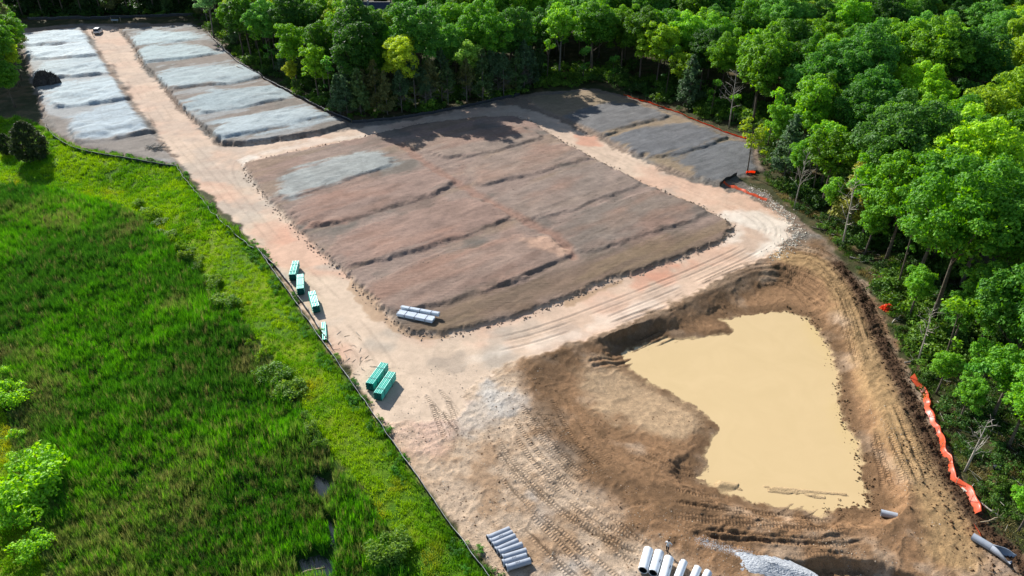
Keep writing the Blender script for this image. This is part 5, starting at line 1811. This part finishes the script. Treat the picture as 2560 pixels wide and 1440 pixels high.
fence("black silt fence curving round the grass below the left pads", [(118, 318), (135, 345), (165, 365), (200, 380), (260, 392), (330, 402), (400, 415), (446, 422)], .75, M_SILT, 201, M_STRIPE, lean=-.1)
fence("sagging silt fence with white hem running down between grass and road", [(446, 422), (470, 455), (500, 492), (535, 535), (570, 568), (600, 598), (640, 625)], .65, M_SILT, 202, M_STRIPE, lean=-.25, sag=.25, wob=.2)
fence("long outer silt fence along the grass bank past the green pipes", [(655, 640), (690, 690), (730, 745), (780, 820), (830, 890), (870, 945), (930, 1035), (990, 1120), (1050, 1205), (1120, 1310), (1190, 1400), (1240, 1470), (1330, 1590)], .7, M_SILT, 203, M_STRIPE, lean=-.08)
fence("inner silt fence close behind the green pipe bundles", [(640, 625), (672, 655), (705, 690), (745, 745), (790, 815), (830, 872)], .6, M_SILT, 204, M_STRIPE, lean=.05)
fence("black silt fence along the far end of the site below the wood", [(70, 49), (180, 47), (300, 45), (400, 43), (505, 38)], .95, M_SILT, 205, M_STRIPE, lean=0)
fence("black silt fence along the wooded side of the right-hand pads", [(522, 85), (550, 118), (585, 150), (640, 186), (700, 220), (760, 250), (820, 282), (878, 307)], .8, M_SILT, 206, M_STRIPE, lean=-.12)
fence("dark silt fence in front of the cedars behind the brown pads", [(880, 308), (960, 302), (1060, 288), (1180, 266), (1300, 238)], .75, M_SILT, 207, None, lean=0)
fence("dark orange safety fence below the trees behind the slate pads", [(1560, 238), (1620, 256), (1690, 280), (1750, 305), (1820, 334), (1880, 352)], .42, M_ORANGE, 208, None, lean=-.2, name="safety_fence", sag=.3, wob=.15)
fence("fallen orange safety fence beside the road bend", [(1806, 456), (1830, 470), (1860, 480), (1890, 492), (1915, 503)], .5, M_ORANGE, 209, None, lean=.35, name="safety_fence", sag=.35, wob=.25)
fence("short black silt fence end at the corner of the slate pads", [(1800, 458), (1820, 450), (1842, 440)], .8, M_SILT, 210, None, name="silt_fence")
fence("small scrap of orange fence under the yellow-green tree", [(1864, 433), (1878, 430), (1888, 428)], .55, M_ORANGE, 211, None, lean=-.12, name="safety_fence", posts=False)
fence("long bright orange safety fence along the wood right of the pond", [(2272, 945), (2290, 968), (2312, 990), (2308, 1012), (2325, 1050), (2345, 1100), (2362, 1150), (2378, 1195), (2392, 1212), (2412, 1235), (2432, 1285)], 0.62, M_ORANGE, 212, None, lean=.42, name="safety_fence", sag=.3, wob=.3)
fence("tiny orange scrap near the culvert end", [(2440, 1318), (2448, 1330), (2456, 1342)], .6, M_ORANGE, 213, None, lean=-.3, name="safety_fence", posts=False)

# crumpled orange mesh heap
rnd = np.random.default_rng(77)
n1 = 26
uu, vv = np.meshgrid(np.linspace(-1, 1, n1), np.linspace(-1, 1, n1), indexing='ij')
X_ = uu * .9 + .12 * rnd.normal(size=uu.shape); Y_ = vv * .65 + .12 * rnd.normal(size=uu.shape)
Z_ = .55 * np.exp(-(uu ** 2 + vv ** 2) * 1.6) + .16 * rnd.normal(size=uu.shape) * (1 - .5 * (uu ** 2 + vv ** 2)) + .06
V = np.stack([X_, Y_, np.maximum(Z_, -.02)], 2).reshape(-1, 3)
i0 = (np.arange(n1 - 1)[:, None] * n1 + np.arange(n1 - 1)[None]).ravel()
F = np.stack([i0, i0 + n1, i0 + n1 + 1, i0 + 1], 1)
single("crumpled_netting", mesh_np("crumpled_netting", V, F.ravel(), np.full(len(F), 4), [M_ORANGE]), "crumpled heap of bright orange netting at the wood's edge above the pond", "netting", srf(2218, 772), (0, 0, .4))

# ------------------------------------------------------------------ wood debris
def stick(seed, L, r, bend=.06):
    rnd = np.random.default_rng(seed)
    m = MB()
    pts = [np.array([L * (f - .5), rnd.normal() * bend, r + abs(rnd.normal()) * bend * .4]) for f in (0, .35, .7, 1)]
    m.tube(pts, [r, r * .95, r * .85, r * .6], 5)
    return m


STK = [stick(300 + i, .8 + .2 * (i % 4), .032).mesh("stake", [M_DEAD if i % 2 else M_POST]) for i in range(6)]
spots = [(862, 838), (880, 862), (868, 880), (893, 838), (905, 852), (850, 830), (884, 905), (897, 893), (905, 905), (838, 872), (852, 868), (862, 890), (876, 918), (910, 922), (928, 905), (868, 905), (918, 890), (932, 915), (845, 856), (888, 935), (880, 952), (870, 930), (855, 905), (900, 872)]
for i, (a, b) in enumerate(spots):
    p = srf(a + rng.normal() * 3, b + rng.normal() * 3)
    single("wooden_stake", STK[i % 6], "loose wooden stake lying on the road edge between the green pipes", "stake", p, (0, rng.normal() * .05, rng.uniform(0, 6.28)), "stakes scattered between the green pipe bundles")

r = thing("stick_pile", "small heap of broken branches on the soil above the silt fence", "branch pile", srf(392, 372))
for i in range(26):
    L = rng.uniform(1.2, 3.6)
    part("stick", stick(400 + i, L, rng.uniform(.04, .09), .2).mesh("stick", [M_DEAD if i % 3 else M_BARK]), r, (rng.normal() * .9, rng.normal() * .6, abs(rng.normal()) * .25), (rng.normal() * .2, rng.normal() * .25, rng.uniform(0, 6.28)))

# dark brush pile at the left
r = thing("brush_pile", "dark heap of brush and uprooted stumps beside the left pads", "brush pile", srf(116, 208))
M_BRUSH = simple_mat("dark_brush", (.055, .05, .048), .9, .2, .7, 2.5, .25)
nr, na = 16, 40
V = [(0, 0, 3.0)]; F = []; S = []
rnd = np.random.default_rng(9)
for i in range(1, nr + 1):
    f = i / nr
    for j in range(na):
        a = 2 * math.pi * j / na
        q = 1 + .18 * math.sin(3 * a + 1) + .1 * math.sin(7 * a)
        V.append((3.3 * q * f * math.cos(a) + rnd.normal() * .1, 2.6 * q * f * math.sin(a) + rnd.normal() * .1, 3.0 * math.sqrt(max(0, 1 - f ** 2)) * (1 + rnd.normal() * .12) - .2 * f + rnd.normal() * .2))
for j in range(na):
    F += [0, 1 + j, 1 + (j + 1) % na]; S.append(3)
for i in range(nr - 1):
    for j in range(na):
        a, b = 1 + i * na + j, 1 + i * na + (j + 1) % na
        F += [a, a + na, b + na, b]; S.append(4)
part("heap", mesh_np("heap", V, F, S, [M_BRUSH]), r)
for i in range(90):
    a = rng.uniform(0, 6.28); e = rng.uniform(.1, 1.4)
    c = (3.1 * math.cos(e) * math.cos(a), 2.4 * math.cos(e) * math.sin(a), 2.9 * math.sin(e))
    part("branch", stick(500 + i, rng.uniform(1.2, 2.8), .05, .25).mesh("branch", [M_BRUSH if i % 4 else M_BARKG]), r, c, (rng.normal() * .6, rng.normal() * .6, rng.uniform(0, 6.28)))

# fallen logs and bleached branches at the lower right wood edge
for i, (a, b, L, rad, ang, mat, lab) in enumerate(((2455, 1260, 4.6, .11, -65, M_DEAD, "bleached fallen trunk above the flared culvert end"), (2420, 1225, 2.6, .06, 30, M_DEAD, "thin pale fallen branch touching the orange fence's lower end"),
                                                   (2275, 905, 1.8, .1, 20, M_BARKG, "short grey log at the wood's edge above the orange fence"), (2400, 1130, 5.0, .07, -35, M_BARK, "dark fallen pole on the mud behind the orange fence"),
                                                   (2240, 800, 3.0, .08, 35, M_DEAD, "pale leaning pole beside the crumpled netting"), (2150, 650, 3.2, .12, -20, M_BARKG, "fallen log at the bend of the brown track"),
                                                   (2050, 575, 3.0, .09, -35, M_BARK, "dark log near the road bend's outer edge"), (2475, 1300, 2.4, .06, 15, M_POST, "small tan branch beside the flared culvert end"),
                                                   (600, 170, 6.0, .12, -50, M_DEAD, "bleached log along the fence by the right-hand pads"), (780, 1432, 2.6, .12, 20, M_POST, "tan driftwood log in the bottom edge of the marsh"))):
    p = srf(a, b)
    m = stick(600 + i, L, rad, .12)
    for q in range(4):
        f = rng.uniform(-.3, .45) * L
        m.tube([(f, 0, rad), (f + rng.uniform(.1, .5), rng.normal() * .5, rad + abs(rng.normal()) * .35)], [rad * .35, rad * .1], 4)
    single("fallen_log", m.mesh("fallen_log", [mat], True), lab, "log", p + np.array([0, 0, .03]), (0, 0, math.radians(ang)))

X, Y, sd = sample_in(forest_poly, .35, 130, -1.5)
k = (sd < 12) & (polysd(site, X, Y) < -.3)
X, Y = X[k], Y[k]; Z = HF(X, Y)
mbs = MB()
for a, b, c in zip(X, Y, Z):
    L_ = rng.uniform(.5, 2.4); an = rng.uniform(0, 6.28); r_ = rng.uniform(.015, .045)
    e = np.array([math.cos(an) * L_, math.sin(an) * L_, rng.uniform(-.05, .5) * L_])
    mbs.tube([(a, b, c + .05), (a + e[0] * .5, b + e[1] * .5, c + .08 + abs(e[2]) * .5), (a + e[0], b + e[1], c + .05 + abs(e[2]))], [r_, r_ * .8, r_ * .4], 4)
o = bpy.data.objects.new("fallen_twigs", mbs.mesh("fallen_twigs", [M_DEAD])); C.objects.link(o)
stuff(o, "fallen twigs and broken branches littering the woodland floor")

# black bucket in the undergrowth
M_BLACK = simple_mat("black_plastic", (.02, .022, .03), .4, .5, .2, 3)
mb = MB(); seg = 20
for k_, (z, rr) in enumerate(((0, .28), (.75, .34), (.75, .30), (.05, .25))):
    for q in range(seg):
        t = 2 * math.pi * q / seg; mb.v.append((rr * math.cos(t), rr * math.sin(t), z))
for k_ in range(3):
    for q in range(seg):
        q2 = (q + 1) % seg; mb.face([k_ * seg + q, k_ * seg + q2, (k_ + 1) * seg + q2, (k_ + 1) * seg + q])
mb.face([3 * seg + q for q in range(seg)])
single("black_barrel", mb.mesh("black_barrel", [M_BLACK], True), "black plastic barrel tipped in the undergrowth at the right edge", "barrel", srf(2482, 1172) + np.array([0, 0, .25]), (math.radians(68), 0, .8))

# ------------------------------------------------------------------ white sport utility vehicle
M_WHITE = simple_mat("white_paint", (.80, .81, .82), .25, .5, .03, 1.0)
M_GLASS = simple_mat("dark_glass", (.02, .025, .03), .08, .6, .05, 1.0)
M_TYRE = simple_mat("tyre_rubber", (.02, .02, .02), .85, .2, .2, 5)
M_RIM = simple_mat("wheel_rim", (.45, .45, .46), .35, .5, .05, 3, 0, .8)
M_LAMPR = simple_mat("red_lamp", (.45, .02, .02), .3, .5, .05, 3)
M_LAMPW = simple_mat("clear_lamp", (.8, .8, .78), .2, .5, .05, 3)
v0 = srf(246.5, 83)
veh = thing("parked_truck", "white utility truck parked alone on the road's far end", "truck", (v0[0], v0[1], v0[2]), math.radians(12))


def loft(secs, mats):
    """closed body from rectangular cross sections along Y: (y, half width, z0, z1, top half width)"""
    m = MB()
    for (y, hw, z0, z1, tw) in secs:
        m.v += [(-hw, y, z0), (hw, y, z0), (hw, y, (z0 + z1) * .55), (tw, y, z1), (-tw, y, z1), (-hw, y, (z0 + z1) * .55)]
    n = len(secs)
    for i in range(n - 1):
        for k in range(6):
            k2 = (k + 1) % 6
            m.face([i * 6 + k, i * 6 + k2, (i + 1) * 6 + k2, (i + 1) * 6 + k])
    m.face(range(5, -1, -1)); m.face([(n - 1) * 6 + k for k in range(6)])
    return m


body = loft([(-2.45, .86, .45, .95, .80), (-2.35, .94, .35, 1.05, .88), (-1.2, .97, .32, 1.08, .92), (1.0, .97, .32, 1.08, .92), (1.35, .97, .32, 1.08, .90), (2.2, .93, .35, .98, .84), (2.42, .84, .45, .85, .76)], None)
part("body", body.mesh("body", [M_WHITE]), veh)
cab = loft([(-2.3, .88, 1.0, 1.2, .84), (-2.05, .86, 1.0, 1.82, .74), (.35, .86, 1.0, 1.86, .74), (1.15, .88, 1.0, 1.15, .82)], None)
part("cabin", cab.mesh("cabin", [M_GLASS]), veh)
m = MB().box((0, -.85, 1.88), (1.46, 2.5, .07), taper=.94)
part("roof", m.mesh("roof", [M_WHITE]), veh)
for s in (-1, 1):
    for y in (-2.0, -.55, .42):
        m = MB().tube([(s * .885, y - .02, 1.06), (s * .765, y + (.0 if y < .3 else -.12), 1.84)], [.055, .05], 4)
        part("roof_pillar", m.mesh("roof_pillar", [M_WHITE]), veh)
    m = MB().box((s * 1.03, .75, 1.12), (.16, .1, .16)); part("mirror", m.mesh("mirror", [M_BLACK]), veh)
    m = MB().box((s * .74, 2.36, .76), (.26, .12, .14)); part("headlight", m.mesh("headlight", [M_LAMPW]), veh)
    m = MB().box((s * .80, -2.38, .86), (.14, .12, .3)); part("tail_light", m.mesh("tail_light", [M_LAMPR]), veh)
    for y in (-1.45, 1.5):
        w = part("wheel", MB().tube([(s * .72, y, .36), (s * .98, y, .36)], [.36, .36], 20).mesh("wheel", [M_TYRE], False), veh)
        part("rim", MB().tube([(s * .97, y, .36), (s * 1.0, y, .36)], [.22, .2], 14).mesh("rim", [M_RIM]), w)
m = MB().box((0, -2.46, .5), (1.7, .14, .2)); part("bumper", m.mesh("bumper", [M_BLACK]), veh)
m = MB().box((0, 2.42, .5), (1.7, .14, .2)); part("bumper", m.mesh("bumper", [M_BLACK]), veh)

# ------------------------------------------------------------------ people


def person(label, loc, rz, shirt, trousers, pose, hair=(.02, .015, .01), hat=None):
    """one continuous skinned body in the given pose; joints in metres"""
    J = dict(pel=(0, 0, .95), sp1=(0, .01, 1.12), chest=(0, .0, 1.32), neck=(0, .01, 1.50), head0=(0, .03, 1.58), head1=(0, .035, 1.68), head2=(0, .02, 1.76),
             shL=(-.19, 0, 1.42), shR=(.19, 0, 1.42), elL=(-.27, -.02, 1.14), elR=(.27, -.02, 1.14), wrL=(-.28, .10, .92), wrR=(.28, .10, .92),
             hipL=(-.10, 0, .90), hipR=(.10, 0, .90), knL=(-.12, .03, .50), knR=(.12, .03, .50), anL=(-.12, -.02, .09), anR=(.12, -.02, .09), toL=(-.13, .15, .04), toR=(.13, .15, .04))
    J.update(pose)
    R = dict(pel=.15, sp1=.135, chest=.155, neck=.058, head0=.085, head1=.10, head2=.07, shL=.075, shR=.075, elL=.05, elR=.05, wrL=.034, wrR=.034, hipL=.105, hipR=.105, knL=.068, knR=.068, anL=.048, anR=.048, toL=.04, toR=.04)
    E = [('pel', 'sp1'), ('sp1', 'chest'), ('chest', 'neck'), ('neck', 'head0'), ('head0', 'head1'), ('head1', 'head2'), ('chest', 'shL'), ('chest', 'shR'), ('shL', 'elL'), ('elL', 'wrL'), ('shR', 'elR'), ('elR', 'wrR'),
         ('pel', 'hipL'), ('pel', 'hipR'), ('hipL', 'knL'), ('knL', 'anL'), ('anL', 'toL'), ('hipR', 'knR'), ('knR', 'anR'), ('anR', 'toR')]
    for s, sg in (('L', -1), ('R', 1)):
        w = Vector(J['wr' + s]); d = (w - Vector(J['el' + s])).normalized()
        side = d.cross(Vector((sg, 0, 0))); side = side.normalized() if side.length > .1 else Vector((0, 1, 0))
        J['pa' + s] = tuple(w + d * .08); R['pa' + s] = .034; E.append(('wr' + s, 'pa' + s))
        for q in range(4):
            a = 'f%d%s' % (q, s); b = 'g%d%s' % (q, s)
            base = w + d * .1 + side * (q - 1.5) * .021
            ln = (.07, .08, .075, .06)[q]
            J[a] = tuple(base + d * ln * .5); J[b] = tuple(base + d * ln * .9 + Vector((-sg * .02, 0, 0)))
            R[a] = .010; R[b] = .008; E += [('pa' + s, a), (a, b)]
        J['th' + s] = tuple(w + d * .06 + side * .055); R['th' + s] = .011; E.append(('wr' + s, 'th' + s))
    names = list(J); ix = {k: i for i, k in enumerate(names)}
    me = bpy.data.meshes.new("skeleton")
    me.from_pydata([J[k] for k in names], [(ix[a], ix[b]) for a, b in E], [])
    tmp = bpy.data.objects.new("skeleton", me); C.objects.link(tmp)
    md = tmp.modifiers.new("skin", 'SKIN'); md.use_smooth_shade = True
    for k in names:
        sv = me.skin_vertices[0].data[ix[k]]
        rr = R[k]; sv.radius = (rr, rr * (.78 if k in ('chest', 'sp1', 'pel') else 1.0)); sv.use_root = (k == 'pel')
    sb = tmp.modifiers.new("sub", 'SUBSURF'); sb.levels = 1; sb.render_levels = 1
    bpy.context.view_layer.update()
    bm_ = bpy.data.meshes.new_from_object(tmp.evaluated_get(bpy.context.evaluated_depsgraph_get()))
    bpy.data.objects.remove(tmp)
    bm_.name = "body"
    skin = simple_mat("skin", (.36, .22, .15), .6, .3, .06, 4); sh = simple_mat("shirt", shirt, .9, .1, .15, 6); tr = simple_mat("trousers", trousers, .9, .1, .15, 6); bt = simple_mat("boots", (.05, .035, .025), .8, .2, .1, 5)
    bm_.materials.clear()
    for q in (skin, sh, tr, bt):
        bm_.materials.append(q)
    el = {s: Vector(J['el' + s]) for s in 'LR'}; wr = {s: Vector(J['wr' + s]) for s in 'LR'}
    for p_ in bm_.polygons:
        c = p_.center
        hand = any(((c - wr[s]).length < .17 or (c - (wr[s] * .6 + el[s] * .4)).length < .09) for s in 'LR')
        if c.z > 1.50 or hand:
            p_.material_index = 0
        elif c.z > .93 or any((c - (wr[s] * .3 + el[s] * .7)).length < .15 for s in 'LR'):
            p_.material_index = 1
        elif c.z > .12:
            p_.material_index = 2
        else:
            p_.material_index = 3
        p_.use_smooth = True
    r = thing("person", label, "person", loc, rz)
    part("body", bm_, r)
    hm = simple_mat("hair", hair, .8, .3, .2, 8)
    h0 = Vector(J['head1'])
    m = MB(); n_ = 10
    rings = [(.105, -.01), (.112, .03), (.10, .075), (.06, .112), (.015, .125)]
    for rr, dz in rings:
        for q in range(n_):
            t = 2 * math.pi * q / n_; m.v.append((h0.x + rr * math.cos(t) * .95, h0.y - .012 + rr * math.sin(t), h0.z + dz + (.03 if math.sin(t) > .5 and dz < 0 else 0)))
    for i in range(len(rings) - 1):
        for q in range(n_):
            q2 = (q + 1) % n_; m.face([i * n_ + q, i * n_ + q2, (i + 1) * n_ + q2, (i + 1) * n_ + q])
    m.face([(len(rings) - 1) * n_ + q for q in range(n_)])
    hr = part("hair", m.mesh("hair", [hm], True), r)
    if hat is not None:
        m2 = MB(); m2.box((h0.x, h0.y + .13, h0.z + .05), (.16, .12, .015))
        part("cap_peak", m2.mesh("cap_peak", [simple_mat("cap", hat, .8, .2, .1, 5)]), r)
    for s in (-1, 1):
        part("eye", MB().box((h0.x + s * .035, h0.y + .094, h0.z + .005), (.022, .012, .012)).mesh("eye", [hm]), r)
        part("ear", MB().box((h0.x + s * .102, h0.y, h0.z - .01), (.02, .04, .06), taper=.8).mesh("ear", [skin]), r)
    part("nose", MB().box((h0.x, h0.y + .105, h0.z - .025), (.026, .03, .045), taper=.6).mesh("nose", [skin]), r)
    part("mouth", MB().box((h0.x, h0.y + .092, h0.z - .068), (.05, .01, .012)).mesh("mouth", [simple_mat("lips", (.3, .12, .1), .6, .3, .05, 4)]), r)
    return r


pp = srf(1667, 1380)
person("person in a light grey shirt and dark trousers walking behind the white pipes", pp, math.radians(150), (.55, .56, .57), (.035, .03, .035),
       dict(elL=(-.36, -.06, 1.20), wrL=(-.24, .12, 1.12), elR=(.27, -.10, 1.16), wrR=(.29, .02, .94), knL=(-.11, .16, .52), anL=(-.12, .10, .12), toL=(-.13, .27, .06), knR=(.11, -.04, .50), anR=(.11, -.22, .12), toR=(.12, -.06, .04)))
pp = srf(233.5, 90)
person("person in dark clothes standing beside the white truck", pp, math.radians(200), (.10, .06, .04), (.03, .03, .035), dict())

# ------------------------------------------------------------------ house roof beyond the wood and far-end barricade
M_SHINGLE = simple_mat("roof_shingle", (.055, .065, .10), .9, .2, .25, 3)
M_SIDING = simple_mat("house_siding", (.22, .21, .20), .8, .2, .1, 1)
M_TRIM = simple_mat("house_trim", (.5, .5, .5), .7, .2, .1, 1)
hx = G(930, 30, 4)
hz = float(HF(np.array([hx[0]]), np.array([hx[1]]))[0])
hs_ = thing("house", "house with a dark blue-grey roof glimpsed between the far treetops", "house", (hx[0], hx[1], hz))


def gable(W, D, zw, zr, x0, y0):
    w = MB()
    w.v += [(x0, y0, -.3), (x0 + W, y0, -.3), (x0 + W, y0 + D, -.3), (x0, y0 + D, -.3), (x0, y0, zw), (x0 + W, y0, zw), (x0 + W, y0 + D, zw), (x0, y0 + D, zw), (x0, y0 + D / 2, zr - .1), (x0 + W, y0 + D / 2, zr - .1)]
    for q in ((0, 1, 5, 4), (2, 3, 7, 6), (1, 2, 6, 9, 5), (3, 0, 4, 8, 7)):
        w.face(q)
    rf = MB(); e = .5; t = .2
    for s in (0, 1):
        ya = y0 - e if s == 0 else y0 + D + e
        za = zw - e * (zr - zw) / (D / 2); ym = y0 + D / 2
        n = len(rf.v)
        for zz in (0, t):
            rf.v += [(x0 - e, ya, za + zz), (x0 + W + e, ya, za + zz), (x0 + W + e, ym, zr + zz), (x0 - e, ym, zr + zz)]
        for q in ((0, 1, 2, 3), (4, 5, 6, 7), (0, 1, 5, 4), (1, 2, 6, 5), (3, 0, 4, 7)):
            rf.face([n + i for i in q])
    return w, rf


w, rf = gable(11, 9, 3.6, 7.2, -4.5, -4.5)
part("wall", w.mesh("wall", [M_SIDING]), hs_); ro_ = part("roof", rf.mesh("roof", [M_SHINGLE]), hs_)
part("ridge_cap", MB().box((1, 0, 7.43), (12, .3, .06)).mesh("ridge_cap", [M_TRIM]), ro_)
part("chimney", MB().box((-1, -.9, 7.4), (.5, .5, 1.4)).mesh("chimney", [M_TRIM]), ro_)
w, rf = gable(6, 7, 3.2, 6.2, -10.6, -4.2)
part("wall", w.mesh("wall", [M_SIDING]), hs_); ro_ = part("roof", rf.mesh("roof", [M_SHINGLE]), hs_)
part("ridge_cap", MB().box((-7.6, -.7, 6.43), (7, .3, .06)).mesh("ridge_cap", [M_TRIM]), ro_)
for x in (-3, 0, 3.5):
    wn_ = part("window", MB().box((x, -4.53, 1.8), (1.2, .06, 1.3)).mesh("window", [M_TRIM]), hs_)
    part("pane", MB().box((x, -4.57, 1.8), (1.0, .04, 1.1)).mesh("pane", [M_GLASS]), wn_)

M_BLUEB = simple_mat("barricade_board", (.35, .42, .48), .6, .3, .1, 2)
b0 = srf(288, 55)
bb = thing("barricade", "pale barricade with two posts by the far silt fence", "barricade", b0)
for s in (-1.6, 1.9):
    part("post", MB().box((s, .5, .7), (.18, .18, 1.9)).mesh("post", [M_POST]), bb)
part("board", MB().box((0, 0, .75), (2.6, .06, .5)).mesh("board", [M_BLUEB]), bb)
for s in (-.9, .9):
    part("leg", MB().box((s, 0, .3), (.08, .5, .75)).mesh("leg", [M_POST]), bb)

# ------------------------------------------------------------------ labels that would fit several things get their order in the photo
ORD = "first second third fourth fifth sixth seventh eighth ninth tenth eleventh twelfth thirteenth fourteenth fifteenth sixteenth seventeenth eighteenth nineteenth twentieth".split()


def ordinal(i):
    if i < 20:
        return ORD[i]
    return {2: "twenty-", 3: "thirty-", 4: "forty-"}[(i + 1) // 10] + ORD[(i + 1) % 10 - 1] if (i + 1) % 10 else {3: "thirtieth", 4: "fortieth", 5: "fiftieth"}[(i + 1) // 10]


by_label = {}
for o in C.objects:
    if o.parent is None and "label" in o and "category" in o and o["category"] in ("tree", "shrub"):
        by_label.setdefault(o["label"], []).append(o)
for lab, os_ in by_label.items():
    if len(os_) < 2 or len(os_) > 55:
        continue
    down = os_[0]["category"] == "shrub"
    key = {o.name: px_of(o.location.x, o.location.y, o.location.z)[1 if down else 0] for o in os_}
    for i, o in enumerate(sorted(os_, key=lambda q: key[q.name])):
        o["label"] = lab + ", " + ordinal(i) + (" from the top" if down else " from left")
